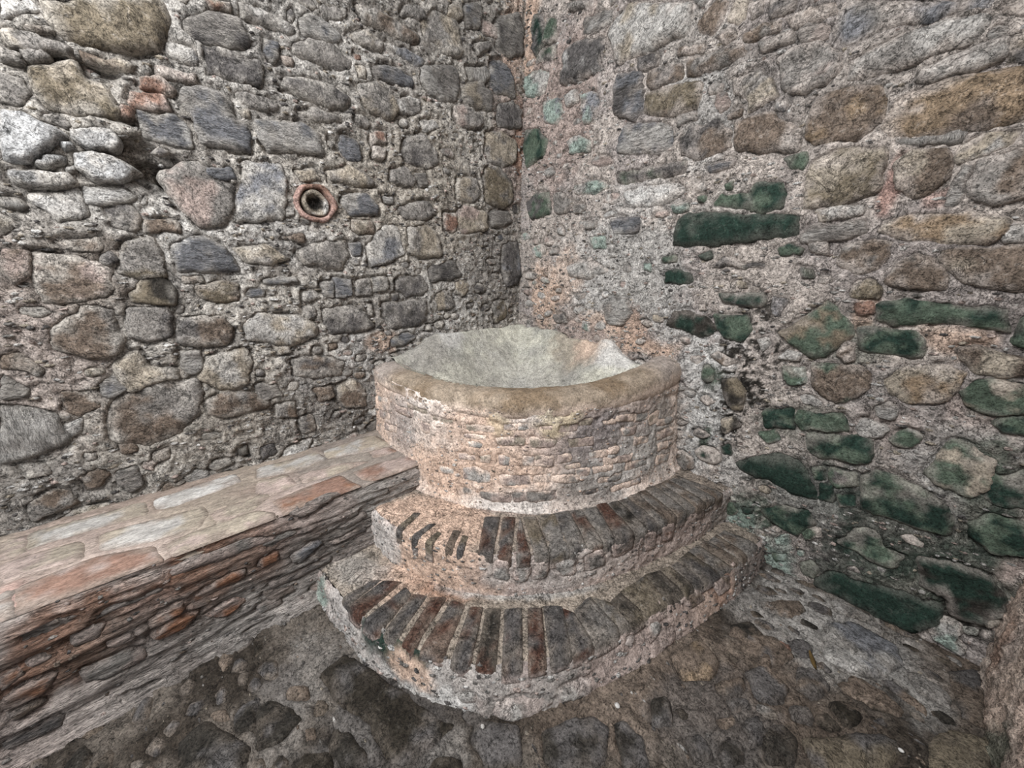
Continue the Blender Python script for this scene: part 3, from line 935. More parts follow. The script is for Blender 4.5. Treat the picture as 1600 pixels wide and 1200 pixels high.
def tint(code, P, seed, d=None, mortar=None, smear=.5):
    a, *b = code.split('/'); c = np.repeat(PL_[a][None], len(P), 0)
    rr = random.Random(seed * 7 + 1)
    if b:
        green = a in 'GM'; f = rr.uniform(15, 24) if green else rr.uniform(6, 13); m = sstep(-.04, .14, fbm(P, f, seed % 97, 4) + rr.uniform(-.12, .1)); c = c * (1 - m[:, None]) + PL_[b[0]] * m[:, None]
    c = c * (1 + .22 * fbm(P, 14, 41 + seed % 13, 3))[:, None] * (1 + rr.uniform(-.07, .07))
    if mortar is not None and d is not None:
        m = smear * sstep(-.02, .34, .9 * fbm(P, 15, 59, 4) + .62 * np.exp(-d / .022) - .20); c = c * (1 - m[:, None]) + mortar * m[:, None]
    return c
def stone(name, surf, poly, code, parent, mat, h0, seed, edge=.012, rough=.006, spacing=None, mortar=None, tilt=.0, smear=.5, bury=.035, freq=(1, 1, 1)):
    """one stone: outline poly on a surface, a face standing h0 proud, edges rounded and buried in the joint"""
    lo, hi = poly.min(0), poly.max(0); size = max(hi - lo); sp = spacing or min(max(size / 13, .011), .034)
    ctr = poly.mean(0); nb = len(poly)
    tan = np.roll(poly, -1, 0) - np.roll(poly, 1, 0); nrm = np.stack([-tan[:, 1], tan[:, 0]], -1); nrm /= np.linalg.norm(nrm, axis=1)[:, None] + 1e-9
    area2 = np.sum(poly[:, 0] * np.roll(poly[:, 1], -1) - poly[:, 1] * np.roll(poly[:, 0], -1))
    if area2 < 0: nrm = -nrm
    ring = poly + nrm * edge * .55
    ring = ring[sdist(ring, poly) < -edge * .35]
    xs = np.arange(lo[0] + sp * .4, hi[0], sp); ys = np.arange(lo[1] + sp * .4, hi[1], sp * .87)
    rr = np.random.default_rng(seed)
    g = np.array([(x + (sp / 2 if j % 2 else 0), y) for j, y in enumerate(ys) for x in xs]).reshape(-1, 2)
    if len(g): g = g + rr.uniform(-.18, .18, g.shape) * sp; g = g[sdist(g, poly) < -max(edge * 1.1, sp * .45)]
    allp = np.vstack([poly, ring, g]) if len(g) else np.vstack([poly, ring])
    vv, _, ff, ov, _, _ = delaunay_2d_cdt([Vector(p) for p in allp], [(i, (i + 1) % nb) for i in range(nb)], [], 1, 1e-5)
    if not ff: return None
    q = np.array([(p.x, p.y) for p in vv]); d = np.maximum(-sdist(q, poly), 0)
    isb = np.zeros(len(q), bool)
    for i, src in enumerate(ov): isb[i] = any(s < nb for s in src)
    d[isb] = 0
    P = MAPS[surf](q[:, 0], q[:, 1], np.zeros(len(q))); Pn = P * np.asarray(freq) + seed * .173
    tl = np.array([rr.uniform(-tilt, tilt), -rr.uniform(-.15, 1) * tilt if surf in ('left', 'right') else rr.uniform(-tilt, tilt)])
    cl = fbm(Pn * np.asarray((1, 1, 1.8)), 7, 7, 2) * 2.2; cl = np.floor(cl) + sstep(.55, 1, cl - np.floor(cl))
    w = h0 + (q - ctr) @ tl + rough * (.9 * cl + .7 * ridge(Pn, 22, 23, 2) + .5 * vn(Pn, 55, 5))
    w = w * (1 - np.exp(-(d / edge) ** 1.4)) - bury * np.exp(-(d / (edge * .55)) ** 1.6)
    P = MAPS[surf](q[:, 0], q[:, 1], w)
    F = np.array([f if not FLIP[surf] else f[::-1] for f in ff if len(f) == 3], np.int32)
    e1 = q[F[:, 1]] - q[F[:, 0]]; e2 = q[F[:, 2]] - q[F[:, 0]]; s = (e1[:, 0] * e2[:, 1] - e1[:, 1] * e2[:, 0]) * (-1 if FLIP[surf] else 1)
    F[s < 0] = F[s < 0][:, ::-1]
    return link(name, P, F, tint(code, P, seed, d, mortar, smear), mat, parent, centre=True)

def blobs(block):
    r = []
    for l in block.strip().splitlines():
        a = l.split(); r.append((*(float(x) / 1000 for x in a[:4]), a[4], float(a[5])))
    return r
def stain(c, U, P, bl):
    wob = np.stack([fbm(P, 9, 71, 3), fbm(P, 9, 83, 3)], -1); n = fbm(P, 26, 91, 3)
    for u, v, ru, rv, code, s in bl:
        e = np.hypot((U[:, 0] - u) / ru + .45 * wob[:, 0], (U[:, 1] - v) / rv + .45 * wob[:, 1])
        near = e < 1.6
        if not near.any(): continue
        m = (1 - sstep(.55, 1.25, e[near] + .35 * n[near])) * min(1, s * 1.15)
        if code == 'k': m = np.minimum(1, m * 1.6) * sstep(.02, .12, fbm(P[near], 34, 77, 3))
        c[near] = c[near] * (1 - m[:, None]) + PL_[code] * m[:, None]
    return c
class Sheet:
    """a mortar surface: a fine grid, sunk under its stones, cracked along some of their edges"""
    def __init__(s, surf, u0, u1, v0, v1, step, polys):
        s.surf = surf; s.us = np.arange(u0, u1 + step / 2, step); s.vs = np.arange(v0, v1 + step / 2, step); s.step = step
        U, V = np.meshgrid(s.us, s.vs, indexing='ij'); s.U = np.stack([U.ravel(), V.ravel()], -1); s.sd = np.full(len(s.U), .2); s.nu, s.nv = U.shape
        s.P0 = MAPS[surf](s.U[:, 0], s.U[:, 1], np.zeros(len(s.U)))
        for p in polys: s.add(p)
    def window(s, lo, hi):
        i0, i1 = np.searchsorted(s.us, (lo[0], hi[0])); j0, j1 = np.searchsorted(s.vs, (lo[1], hi[1]))
        return (np.arange(i0, i1)[:, None] * s.nv + np.arange(j0, j1)[None]).ravel()
    def add(s, p):
        k = s.window(p.min(0) - .07, p.max(0) + .07)
        if len(k): s.sd[k] = np.minimum(s.sd[k], sdist(s.U[k], p))
    def at(s, u, v):
        i = int(round((u - s.us[0]) / s.step)); j = int(round((v - s.vs[0]) / s.step))
        return s.sd[i * s.nv + j] if 0 <= i < s.nu and 0 <= j < s.nv else -1
    def build(s, name, base, stains, mat, amp=(.010, .007, .003), freq=(1, 1, 1), crev=.022, sink=.03, parent=None, kind=None, extra=None, gate_at=.0, second=None):
        P = s.P0 * np.asarray(freq)
        w = amp[0] * fbm(P, 6, 1, 2) + amp[1] * ridge(P, 19, 2, 3) + amp[2] * vn(P, 70, 4)
        w -= sink * sstep(0, .014, -s.sd)
        gate = sstep(gate_at, gate_at + .3, fbm(s.P0, 7, 33, 2)); w -= crev * gate * np.exp(-((s.sd - .003) / .007) ** 2)
        if extra is not None: w = extra(w, s)
        s.w = w
        c = np.repeat(lin(base)[None], len(w), 0)
        if second is not None:
            m = sstep(-.1, .3, fbm(s.P0, 3.2, 61, 3)); c = c * (1 - m[:, None]) + lin(second) * m[:, None]
        c = c * (1 + .20 * fbm(s.P0, 12, 51, 3) + .12 * fbm(s.P0, 45, 52, 2))[:, None]
        c = stain(c, s.U, s.P0, stains)
        return link(name, MAPS[s.surf](s.U[:, 0], s.U[:, 1], w), quads(s.nu, s.nv, FLIP[s.surf]), c, mat, parent, kind)
def seen(P, m=30):
    d = np.asarray(P) - CAM_P; z = d @ CF_
    if z < .1: return False
    x = 800 + CAM_F * (d @ CR_) / z; y = 600 - CAM_F * (d @ CU_) / z
    return -m < x < 1600 + m and -m < y < 1200 + m
def fillers(sh, n, rmin, rmax, codes, rr, asp=(1.2, 2.6), tries=9000, ok=None, m=30):
    """small stones of the rubble between the large ones"""
    out = []
    for _ in range(tries):
        if len(out) >= n: break
        u = rr.uniform(sh.us[0], sh.us[-1]); v = rr.uniform(sh.vs[0], sh.vs[-1]); r = rmin + (rmax - rmin) * rr.random() ** 1.8
        if sh.at(u, v) < r * .8 + .004 or not seen(MAPS[sh.surf](np.array([u]), np.array([v]), np.zeros(1))[0], m): continue
        if ok and not ok(u, v): continue
        a = rr.uniform(*asp); k = rr.randint(4, 7); t0 = rr.uniform(0, 6.28); sl = rr.uniform(-.25, .25)
        p = []
        for i in range(k):
            t = t0 + i * 2 * math.pi / k; q = r * rr.uniform(.75, 1.15); x = q * math.cos(t) * math.sqrt(a); y = q * math.sin(t) / math.sqrt(a); p.append((u + x, v + y + sl * x))
        p = np.array(p)
        if any(sh.at(*q) < .004 for q in p): continue
        code = codes(u, v, rr) if callable(codes) else rr.choice(codes)
        pl = outline(p, max(r / 4, .009), rr.randint(0, 999), .6); sh.add(pl); out.append((code, pl))
    return out
def chips(name, sh, n, codes, parent, rr, r=(.004, .012), hold=0.0):
    """crumbs of stone and lime in the joints, past counting"""
    P, F, C = [], [], []; k = 0; tries = 0
    while k < n and tries < n * 30:
        tries += 1; i = rr.randrange(len(sh.U))
        if sh.sd[i] < .006 or not seen(sh.P0[i]): continue
        u, v = sh.U[i]; q = rr.uniform(*r); m = rr.randint(5, 6); t0 = rr.uniform(0, 6); a = rr.uniform(1, 2.2); b = len(P); col = PL_[rr.choice(codes)] * rr.uniform(.7, 1.2)
        for j in range(m):
            t = t0 + j * 2 * math.pi / m; qq = q * rr.uniform(.7, 1.2); P.append((u + qq * a * math.cos(t), v + qq * math.sin(t) / a ** .5, sh.w[i] - .006)); C.append(col)
        for j in range(m):
            t = t0 + j * 2 * math.pi / m; qq = .62 * q * rr.uniform(.7, 1.2); P.append((u + qq * a * math.cos(t), v + qq * math.sin(t) / a ** .5, sh.w[i] + q * rr.uniform(.25, .7))); C.append(col)
        P.append((u, v, sh.w[i] + q * .65)); C.append(col)
        for j in range(m):
            j2 = (j + 1) % m; F += [(b + j, b + j2, b + m + j2), (b + j, b + m + j2, b + m + j), (b + m + j, b + m + j2, b + 2 * m)]
        k += 1
    P = np.array(P); F = np.array(F)
    if FLIP[sh.surf]: F = F[:, ::-1]
    return link(name, MAPS[sh.surf](P[:, 0], P[:, 1], P[:, 2]), F, np.array(C), M_MORTAR, parent, 'stuff', smooth=False)

# ================================================================== the two rubble walls
def stone_mat(code, seed):
    if code[0] in 'GMk': return M_MOSS
    if code[0] == 'l' and seed % 5 == 0: return M_GRAIN
    if code[0] in 'n' or (code[0] in 'lwg' and seed % 3 == 0): return M_LAYER
    return M_STONE
def rubble(wall_name, surf, block, box, base, second, stains, fill_n, fill_codes, holes=(), seed=0, amp=(.011, .014, .005), crev=.026, hfun=None, keep=()):
    items = [(c, outline(p / 1000, .0125, i + seed)) for i, (c, p) in enumerate(parse(block))]
    sh = Sheet(surf, *box, .0085, [p for _, p in items])
    for p in keep: sh.add(p)
    rr = random.Random(seed + 5); fl = fillers(sh, fill_n, .020, .075, fill_codes, rr)
    fl += fillers(sh, 24, .06, .15, fill_codes, rr, tries=6000, ok=lambda u, v: not seen(MAPS[surf](np.array([u]), np.array([v]), np.zeros(1))[0], 5), m=420)
    def extra(w, s):
        for u, v, ru, rv, dep in holes:
            e = np.hypot((s.U[:, 0] - u) / ru, (s.U[:, 1] - v) / rv) + .35 * fbm(s.P0, 18, 9, 2); w = w - dep * (1 - sstep(.5, 1.1, e))
        return w
    wall = sh.build(wall_name, base, blobs(stains), M_MORTAR, amp, crev=crev, gate_at=-.16, kind='structure', extra=extra, second=second)
    ml = lin(base)
    for i, (c, p) in enumerate(items):
        size = max(p.max(0) - p.min(0)); rr2 = random.Random(i * 31 + seed)
        h = rr2.uniform(.001, .014) + min(size, .5) * .022
        if c[0] in 'WL' and c.split('/')[0] in 'WL': h += .035
        if hfun: h = hfun(c, p, h)
        stone('stone', surf, p, c, wall, stone_mat(c, i), h, i + seed + 1, edge=rr2.uniform(.0035, .009), rough=min(.003 + size * .018, .009), mortar=ml, tilt=.09, smear=rr2.uniform(.4, .9) * ((.25 if c == 'G' else .55) if c[0] in 'GMk' else 1))
    for i, (c, p) in enumerate(fl):
        rr2 = random.Random(i * 17 + seed)
        stone('stone', surf, p, c, wall, stone_mat(c, i), rr2.uniform(.000, .009), i + seed + 500, edge=.005, rough=.004, mortar=ml, tilt=.12, smear=.95, bury=.02)
    chips('stone_chips', sh, 2600, 'lwgtpld', wall, random.Random(seed + 9))
    return wall
wall_left = rubble('wall_left', 'left', LEFT, (-3.45, .02, .40, 3.40), (170, 165, 158), (150, 145, 139), P_LEFT, 114,
                   ['g', 'g/t', 'l', 'd', 'b/g', 't/g', 'n', 'p/g', 'l/w', 'g/d'], holes=HOLES_LEFT, seed=0, keep=[np.array([(-1.456 + .075 * math.cos(a), 1.808 + .075 * math.sin(a)) for a in np.linspace(0, 6.28, 18)[:-1]])])
def right_codes(u, v, rr):
    if u > 1.45 and v < 1.15 and rr.random() < .45: return rr.choice(['M', 'G/M', 'M/d', 'm/l'])
    if u < .9: return rr.choice(['m/l', 'l/w', 'l', 'p/l', 'g/l', 'l/p'])
    return rr.choice(['g', 'l/g', 't/g', 'b/g', 'd/g', 'l', 'p/g', 'w'])
wall_right = rubble('wall_right', 'right', RIGHT, (-.02, X3 + .03, -.06, 3.40), (176, 167, 160), (158, 150, 146), P_RIGHT, 136, right_codes, holes=HOLES_RIGHT, seed=1000, amp=(.011, .009, .004))
near_sheet = Sheet('near', -2.6, .02, -.05, 3.4, .013, [])
near_sheet.build('wall_near', (206, 184, 170), [(-.12, .22, .05, .16, 'O', .5), (-.2, .35, .06, .2, 'p', .5), (-.42, .02, .1, .12, 'M', .7), (-.3, .4, .1, .3, 'e', .4)], M_MORTAR, (.014, .014, .006), kind='structure', second=(216, 200, 188))

# ================================================================== floor
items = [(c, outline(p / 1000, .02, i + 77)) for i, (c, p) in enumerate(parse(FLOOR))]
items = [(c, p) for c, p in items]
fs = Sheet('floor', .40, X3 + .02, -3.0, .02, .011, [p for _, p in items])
fl = fillers(fs, 90, .02, .07, ['d/k', 'k/d', 'b/d', 'd/g', 'K/d', 'd/b'], random.Random(3), ok=lambda u, v: math.hypot(u, v) > 2.2 or (u > 2.0))
floor = fs.build('floor', (98, 91, 84), blobs(P_FLOOR), M_FLOOR, (.006, .007, .003), crev=.014, sink=.03, kind='structure', second=(58, 52, 46))
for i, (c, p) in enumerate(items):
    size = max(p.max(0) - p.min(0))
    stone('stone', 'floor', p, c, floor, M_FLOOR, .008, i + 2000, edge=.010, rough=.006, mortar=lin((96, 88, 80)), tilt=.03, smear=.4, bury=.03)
for i, (c, p) in enumerate(fl): stone('stone', 'floor', p, c, floor, M_FLOOR, .004, i + 2200, edge=.01, rough=.004, mortar=lin((108, 98, 88)), smear=.7, bury=.02)
chips('gravel', fs, 900, 'ldgbt', floor, random.Random(12), (.003, .008))

# ================================================================== bench along the left wall
bench = thing('masonry_bench', 'long low masonry bench with worn brick top running along the left wall', 'bench', (BW / 2, -2.3, 0))
bi = [(c, outline(p / 1000, .02, i + 300, .7, True)) for i, (c, p) in enumerate(parse(BTOP))]
ts = Sheet('btop', -.01, BW - .012, -3.45, -.95, .0105, [p for _, p in bi])
def round_edge(w, s): e = np.clip((s.U[:, 0] - (BW - .06)) / .05, 0, 1); return w - .022 * e ** 2 * (1 + .8 * fbm(s.P0, 10, 5, 2))
ts.build('bench_top_mortar', (132, 119, 110), blobs(P_BTOP), M_SLAB, (.004, .002, .001), (1, .4, 1), crev=.004, sink=.012, parent=bench, extra=round_edge, second=(142, 131, 120))
for i, (c, p) in enumerate(bi):
    p = p.copy(); p[:, 0] = np.minimum(p[:, 0], BW - .006)
    stone('brick', 'btop', p, c, bench, M_SLAB, .002, i + 3000, edge=.005, rough=.0022, mortar=lin((134, 122, 113)), tilt=.004, smear=.8, bury=.012, spacing=.028, freq=(1, .4, 1))
bf = [(c, outline(p / 1000, .018, i + 340)) for i, (c, p) in enumerate(parse(BFACE))]
bs_ = Sheet('bface', -3.3, -1.1, -.04, ZB - .012, .0085, [p for _, p in bf])
def lip(w, s):
    e = np.clip((s.U[:, 1] - (ZB - .07)) / .06, 0, 1); b = np.clip((.09 - s.U[:, 1]) / .09, 0, 1)
    return w - .020 * e ** 2 * (1 + .8 * fbm(s.P0, 10, 5, 2)) + .05 * b ** 2
bs_.build('bench_face_mortar', (174, 164, 158), blobs(P_BFACE), M_DRAG, (.016, .014, .006), (1, .2, 1.7), crev=.014, sink=.02, parent=bench, extra=lip, second=(154, 142, 136))
for i, (c, p) in enumerate(bf): stone('brick', 'bface', p, c, bench, M_DRAG, .005, i + 3100, edge=.005, rough=.008, mortar=lin((150, 140, 134)), tilt=.05, smear=.8, bury=.02, freq=(1, .2, 1.7))
chips('crumbs', bs_, 200, 'gpdb', bench, random.Random(31), (.004, .009))

# ================================================================== the two curved steps
def polar_step(name, label, ztop, Rf, surf_r, surf_t, zlow, rin, stains_r, stains_t, riser_block, brick_block, base_r, base_t, second_r, amp_r, drop, seed, phi0=12.):
    t = thing(name, label, 'step', tuple(pol(np.array([1.7]), np.array([45.]), np.array([zlow]))[0]))
    rit = [(c, outline(np.c_[np.radians(p[:, 0] / 10) * R0, np.clip(p[:, 1] / 1000, zlow - .02, ztop - .022)], .014, i + seed, .8)) for i, (c, p) in enumerate(parse(riser_block)) if np.ptp(np.clip(p[:, 1] / 1000, zlow - .02, ztop - .022)) > .03]
    u0, u1 = math.radians(phi0) * R0, math.radians(92) * R0
    sr = Sheet(surf_r, u0, u1, zlow - .03, ztop - .010, .0075, [p for _, p in rit])
    def worn(w, s): e = np.clip((s.U[:, 1] - (ztop - .045)) / .035, 0, 1); return w - .016 * e ** 2
    sr.build('riser_plaster', base_r, blobs(stains_r), M_PLASTER, amp_r, crev=.012, sink=.015, parent=t, extra=worn, second=second_r)
    for i, (c, p) in enumerate(rit): stone('brick', surf_r, p, c, t, M_BRICK, .007, i + seed + 50, edge=.007, rough=.004, mortar=lin(base_r), smear=.7, bury=.015)
    st = Sheet(surf_t, u0, u1, rin, rin + .1, .01, [])
    # tread: rows run from under the next step out to the edge of this one
    nu = int((u1 - u0) / .010); nv = 44; us = np.linspace(u0, u1, nu); ph = np.degrees(us / R0); re = Rf(ph, np.full(nu, ztop)) - .010
    T = np.linspace(0, 1, nv); V = rin + (re - rin)[:, None] * T[None]; U = np.repeat(us[:, None], nv, 1); UU = np.stack([U.ravel(), V.ravel()], -1)
    P0 = MAPS[surf_t](UU[:, 0], UU[:, 1], np.zeros(nu * nv)); e = np.clip(((V - re[:, None] + .04) / .04).ravel(), 0, 1)
    w = -.006 + .006 * fbm(P0, 9, 3, 3) + .004 * ridge(P0, 26, 6, 2) - .012 * e ** 2
    c = np.repeat(lin(base_t)[None], len(UU), 0) * (1 + .25 * fbm(P0, 14, 5, 3))[:, None]; c = stain(c, UU, P0, blobs(stains_t))
    link('tread_mortar', MAPS[surf_t](UU[:, 0], UU[:, 1], w), quads(nu, nv, FLIP[surf_t]), c, M_MORTAR, t)
    for i, (code, q) in enumerate(parse(brick_block)):
        (a0, r0), (a1, r1), (a2, r2), (a3, r3) = [(x / 10, y / 1000) for x, y in q]
        am_ = (a2 + a3) / 2; rr = random.Random(i * 13 + seed); s = np.array([0, .035, .2, .5, .8, .965, 1.]); na = 7; wd = .02 + .14 * (am_ > 50); s_ = -wd + (1 + 2 * wd) * s; rows = []; prof = []
        am = (a2 + a3) / 2; edge_r = float(Rf(np.array([am]), np.array([ztop]))[0]); wraps = max(r2, r3) > edge_r - .07
        nt = 9; h = rr.uniform(.000, .006) * (1 if code[0] in 'dRkb' else .7)
        for k in range(nt):
            f = k / (nt - 1); ain, aout = a0 + (a1 - a0) * s_, a3 + (a2 - a3) * s_; rin_, rout = r0 + (r1 - r0) * s, r3 + (r2 - r3) * s
            ro = Rf(aout, np.full(na, ztop)) - .004 if wraps else rout
            rows.append((ain + (aout - ain) * f, rin_ + (ro - rin_) * f, np.full(na, ztop), 0, f))
        if wraps:
            dd = drop * rr.uniform(.75, 1.15); nd = 5
            for k in range(1, nd + 1): 
                z = np.full(na, ztop - dd * k / nd - .006); rows.append((aout, Rf(aout, z), z, 1, k / nd))
        PP = []
        for k, (a, r, z, side, f) in enumerate(rows):
            hh = np.full(na, h); hh[0] = hh[-1] = -.022; hh[1] -= .003; hh[-2] -= .003
            if k == 0 or k == len(rows) - 1: hh[:] = np.minimum(hh, -.02)
            B = pol(r, a, z); nz = .45 * (vn(B + i, 14, 3) * .008 + ridge(B + i, 32, 8, 2) * .005); hh = hh + nz
            if side == 0: 
                if f > .95 and wraps: hh = hh - .007
                B[:, 2] += hh
            else: B = pol(r + hh, a, z)
            PP.append(B)
        P = np.concatenate(PP); d = np.tile(np.minimum(s, 1 - s), len(rows)) * .07
        cc = tint(code, P, i + seed, d, lin(base_t), .40) * .78; 
        low = sstep(ztop - drop * .35, ztop - drop * 1.0, P[:, 2])[:, None] * .75; cc = cc * (1 - low) + lin(base_r) * (1 + .2 * fbm(P, 20, 3, 2))[:, None] * low
        link('brick', P, quads(len(rows), na, True), cc, M_BRICK, t, centre=True)
    return t, sr
low, lsr = polar_step('lower_step', 'wide lower curved step of red bricks on edge, standing on the stone floor', ZL, R_low, 'lowr', 'lowt', 0, 1.60, P_LOWR, P_LOWT, LOWRISER, LOWB, (176, 163, 157), (156, 145, 133), (150, 139, 134), (.012, .010, .003), .05, 4000, 14.)
up, usr = polar_step('upper_step', 'smaller upper curved step of bricks, its left end smeared with orange plaster', ZU, R_up, 'upr', 'upt', ZL, 1.30, P_UPR, P_UPT, UPRISER, UPB, (200, 184, 176), (150, 139, 128), (182, 168, 162), (.010, .008, .003), .10, 4200, 14.)
chips('crumbs', lsr, 500, 'lwgpd', low, random.Random(41), (.003, .009)); chips('crumbs', usr, 400, 'lwpgd', up, random.Random(42), (.003, .008))

# ================================================================== the basin in the corner
basin = thing('stone_basin', 'round-fronted plastered brick basin filling the corner above two curved steps', 'basin', tuple(pol(np.array([1.2]), np.array([45.]), np.array([ZU]))[0]))
def course(p):
    """bricks of the right half lie long in their thin courses"""
    q = np.c_[np.radians(p[:, 0] / 10) * R0, p[:, 1] / 1000]; m = q.mean(0); k = (1.45, .85) if p[:, 0].mean() > 560 else (1.1, 1); return m + (q - m) * k
bk = [(c, outline(course(p), .013, i + 500, .6, True, .004)) for i, (c, p) in enumerate(parse(BASIN))]
sb = Sheet('basin', math.radians(-2) * R0, math.radians(92) * R0, ZU - .03, .90, .0075, [p for _, p in bk])
def foot(w, s): return w + .02 * np.clip((ZU + .05 - s.U[:, 1]) / .05, 0, 1) ** 2 + .008 * sstep(.74, .84, s.U[:, 1])
sb.build('wall_plaster', (236, 220, 209), blobs(P_BASIN), M_PLASTER, (.010, .006, .0028), crev=.009, sink=.012, parent=basin, extra=foot, gate_at=.05, second=(226, 206, 193))
for i, (c, p) in enumerate(bk):
    if p[:, 1].max() < .835: stone('brick', 'basin', p, c if p[:, 1].mean() < .50 else {'g': 'p/l', 'd': 'g/p', 'n': 'l/p', 'b': 't/p', 'p': 'p/l'}.get(c[0], 'l/p') if 'R' not in c and 't' not in c else c, basin, M_PLASTER, .002, i + 5000, edge=.0045, rough=.004, mortar=lin((222, 202, 188)), tilt=.04, smear=1.0, bury=.012)
chips('crumbs', sb, 700, 'lwpet', basin, random.Random(51), (.003, .008))
# rim: a rounded roll
nphi, nk = 190, 30; ph = np.linspace(-2, 92, nphi); A = np.linspace(0, 2 * math.pi, nk, endpoint=False)
ztop = np.interp(ph, [-2, 15, 50, 65, 80, 92], [.935, .935, .95, .965, 1.01, 1.03]); ztop = np.convolve(np.pad(ztop, 10, mode='edge'), np.ones(21) / 21, 'valid')
rc = tab('bt', ph) - .092; ca, sa = np.sign(np.cos(A)) * np.abs(np.cos(A)) ** .8, np.sign(np.sin(A)) * np.abs(np.sin(A)) ** .85
hv = np.interp(ph, [0, 62, 80, 92], [.065, .065, .09, .095]); Rr = rc[:, None] + .104 * ca[None]; Zz = (ztop - hv)[:, None] + hv[:, None] * sa[None]
PH = np.repeat(ph[:, None], nk, 1); P = pol(Rr.ravel(), PH.ravel(), Zz.ravel()); nrm = pol((ca[None] + 0 * Rr).ravel(), PH.ravel(), (sa[None] + 0 * Rr).ravel())
P = P + nrm * (.007 * fbm(P, 7, 2, 2) + .003 * ridge(P, 24, 4, 2))[:, None]
i = np.arange(nphi * nk).reshape(nphi, nk); j = np.roll(i, -1, 1); F = np.stack([i[:-1], j[:-1], j[1:], i[1:]], -1).reshape(-1, 4)
c = np.repeat(lin((144, 131, 116))[None], len(P), 0); m = sstep(-.1, .3, fbm(P, 5, 6, 3))[:, None]; c = c * (1 - m) + lin((122, 106, 88)) * m
phf = PH.ravel(); m = np.clip(sstep(74, 84, phf) + 1 - sstep(6, 17, phf), 0, 1)[:, None] * .9; c = c * (1 - m) + lin((164, 154, 147)) * m
m = (sstep(.1, .5, fbm(P, 11, 16, 3)) * .45)[:, None]; c = c * (1 - m) + lin((176, 162, 146)) * m
lowr_ = np.clip((Zz - ztop[:, None] + .085) / .06, -1, 2).ravel(); m = ((1 - sstep(.0, .6, lowr_ + .55 * fbm(P, 16, 19, 3))) * (np.repeat(ca[None], nphi, 0).ravel() > 0))[:, None] * .9; c = c * (1 - m) + lin((204, 186, 172)) * m
link('rim', P, F[:, ::-1], c * (1 + .15 * fbm(P, 25, 7, 2))[:, None], M_RIM, basin)
# lining: a concave bowl that climbs the two walls behind
st = .012; xs = np.arange(-.01, 1.46, st); ys = np.arange(-1.46, .011, st); X, Y = np.meshgrid(xs, ys, indexing='ij'); x, y = X.ravel(), Y.ravel()
phb = np.degrees(np.arctan2(x, -y)); rb = np.hypot(x, y); Rin = tab('bt', np.clip(phb, 0, 90)) - .14
P0 = np.stack([x, y, 0 * x + .8], -1); dx, dy = np.maximum(x, 0), np.maximum(-y, 0); k = .16
dm = -k * np.log(np.exp(-dx / k) + np.exp(-dy / k)) + k * math.log(2) * np.exp(-np.abs(dx - dy) / .3)
dm = np.clip(dm, 0, None) + .012 * fbm(P0, 7, 8, 2); back = 1.07 + .018 * fbm(P0, 9, 4, 2); zb = .70; back = back - .10 * sstep(.32, .02, Rin - rb)
top = np.where((phb > 60) & (rb > .35), back - .05 * sstep(.25, .9, x) * sstep(-.35, .3, fbm(P0, 5, 12, 2)), back)
z = zb + (top - zb) * np.clip(1 - np.clip(dm - .045, 0, 9) / .42, 0, 1) ** 1.7
e = np.clip(1 - (Rin - rb) / .22, 0, 1.25); z = np.maximum(z, zb + (.90 - zb) * e ** 2); z = np.minimum(z, np.where(rb > Rin - .02, np.maximum(.88, 0), 9)) if False else z
z -= .03 * (1 - sstep(.6, 1.1, np.hypot((x - .66) / .2, (y + .06) / .16) + .4 * fbm(P0, 12, 31, 3))); z += .006 * fbm(P0, 8, 3, 3) + .0025 * ridge(P0, 30, 5, 2)
P = np.stack([x, y, z], -1); n0, n1 = X.shape; F = quads(n0, n1, False); keep = (rb < Rin + .03)[F].all(1); F = F[keep]
used = np.unique(F); re = np.full(len(P), -1); re[used] = np.arange(len(used)); P = P[used]; F = re[F]
c = np.repeat(lin((182, 180, 168))[None], len(P), 0); m = sstep(-.1, .35, fbm(P, 4, 5, 3))[:, None]; c = c * (1 - m) + lin((154, 153, 146)) * m
c = stain(c, P[:, :2], P, [(.62, -.05, .22, .16, 't', .75), (.80, -.04, .16, .1, 'e', .55), (.98, -.06, .14, .10, 'w', .8), (.08, -.92, .12, .2, 'g', .6), (.05, -.70, .06, .10, 'w', .7), (.40, -.40, .4, .25, 'l', .4), (.7, -.35, .25, .2, 'g', .35), (.35, -.7, .25, .2, 'g', .35)])
link('bowl_lining', P, F, c * (1 + .16 * fbm(P, 20, 7, 2))[:, None], M_RIM, basin)

# ================================================================== small things
pipe = thing('clay_pipe', 'broken red clay pipe end set in the left wall, plugged with mortar', 'pipe', (0, -1.456, 1.808))
def lathe(name, rings, n, mat, parent, colf, hexy=.0, seed=0):
    P = []; cy, cz = -1.456, 1.808
    for r, w in rings:
        for k in range(n):
            t = 2 * math.pi * k / n; q = r * (1 + hexy * math.cos(6 * t)) * (1 + .05 * math.sin(2 * t + seed) + .03 * math.sin(5 * t + 2 * seed)); P.append((w + .004 * math.sin(3 * t + seed), cy + q * math.cos(t), cz + q * .98 * math.sin(t)))
    P = np.array(P); P[:, 0] += .004 * fbm(P, 30, seed, 2); m = len(rings); i = np.arange(m * n).reshape(m, n); j = np.roll(i, -1, 1)
    F = np.stack([i[:-1], j[:-1], j[1:], i[1:]], -1).reshape(-1, 4)
    return link(name, P, F, colf(P), mat, parent, centre=True)
lathe('pipe_ring', [(.098, -.03), (.096, .012), (.090, .024), (.078, .022), (.070, .006), (.066, -.05)], 36, M_BRICK, pipe, lambda P: tint('r/P', P, 5), .025, 1)
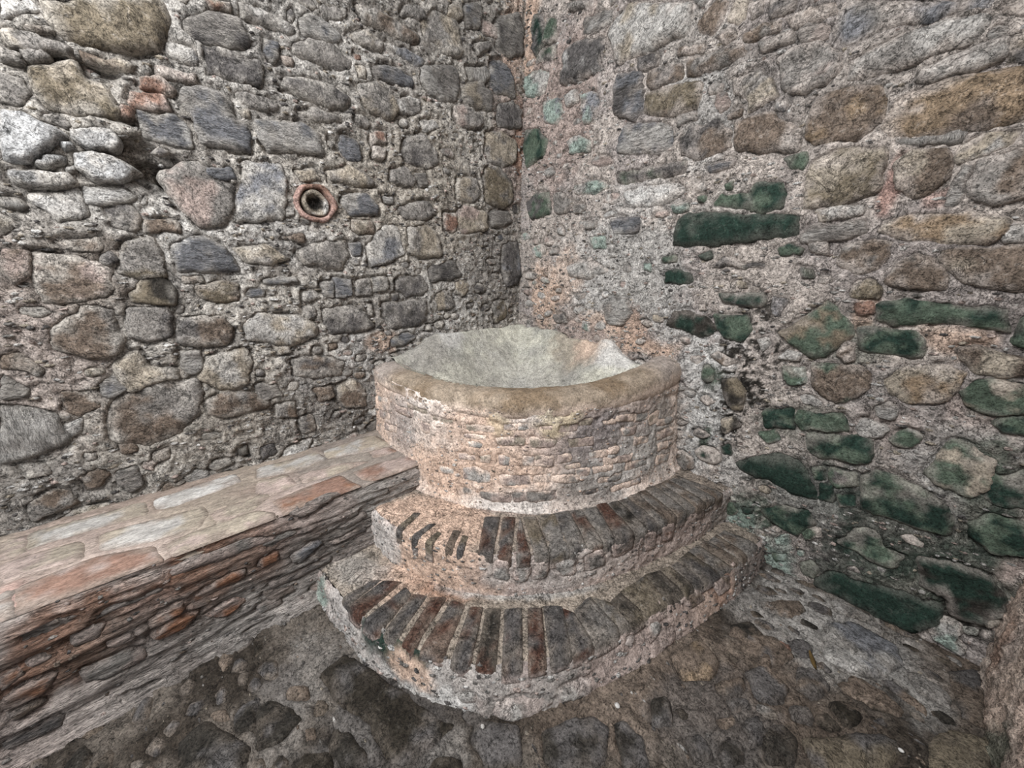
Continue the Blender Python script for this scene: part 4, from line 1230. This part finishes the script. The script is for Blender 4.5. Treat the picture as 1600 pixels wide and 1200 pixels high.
def plug_c(P):
    r = np.hypot(P[:, 1] + 1.456, (P[:, 2] - 1.808) * 1.15) + .012 * fbm(P, 30, 4, 2); m = (1 - sstep(.034, .046, r))[:, None]; return tint('l/t', P, 9) * (1 - m) + PL_['k'] * .7 * m
lathe('mortar_plug', [(.064, -.03), (.062, .010), (.056, .018), (.044, .014), (.036, -.008), (.024, -.022), (.010, -.026), (.0005, -.026)], 30, M_MORTAR, pipe, plug_c, .01, 3)
def pebble(label, u, v, r, code, seed, group=None):
    a = np.linspace(0, 2 * math.pi, 12, endpoint=False); P = []
    for q in np.linspace(-1.2, 1.5, 7):
        for t in a: P.append((math.cos(q) * math.cos(t), .8 * math.cos(q) * math.sin(t), .62 * math.sin(q)))
    P = np.array(P) * r; P *= (1 + .16 * fbm(P / r, 1.4, seed, 2))[:, None]; P += (u, v, r * .5 + .004)
    i = np.arange(84).reshape(7, 12); j = np.roll(i, -1, 1); F = np.stack([i[:-1], j[:-1], j[1:], i[1:]], -1).reshape(-1, 4)
    o = link('pebble', P, F, tint(code, P, seed), M_SMOOTH, centre=True); o['label'] = label; o['category'] = 'pebble'
    if group: o['group'] = group
pebble('small whitish pebble lying on the floor in front of the lower step', 1.784, -1.207, .011, 'w', 1)
pebble('tiny pale chip of stone on the dark floor slab by the step foot', 1.505, -1.602, .008, 'l', 2)
pebble('tiny white pebble near the right wall side of the floor, among dark cobbles', 2.490, -.632, .008, 'w', 3)
# a withered leaf standing in a floor joint
P = []
for k, f in enumerate(np.linspace(0, 1, 7)):
    wd = .017 * math.sin(math.pi * min(1, .25 + .75 * (1 - f))) * (1 - f * .75)
    for s in (-1, 0, 1): P.append((2.250 - .035 * f + s * wd * .7, -.515 + .015 * f + s * wd * .6, .012 + .055 * f - .006 * abs(s)))
P = np.array(P); F = quads(7, 3, False)
leaf = link('dry_leaf', P, F, np.repeat(lin((86, 70, 42))[None], len(P), 0), M_SMOOTH, centre=True); leaf['label'] = 'withered yellow-brown leaf stuck in a floor joint beside a pale slab'; leaf['category'] = 'leaf'
sm = leaf.modifiers.new('thickness', 'SOLIDIFY'); sm.thickness = .0015
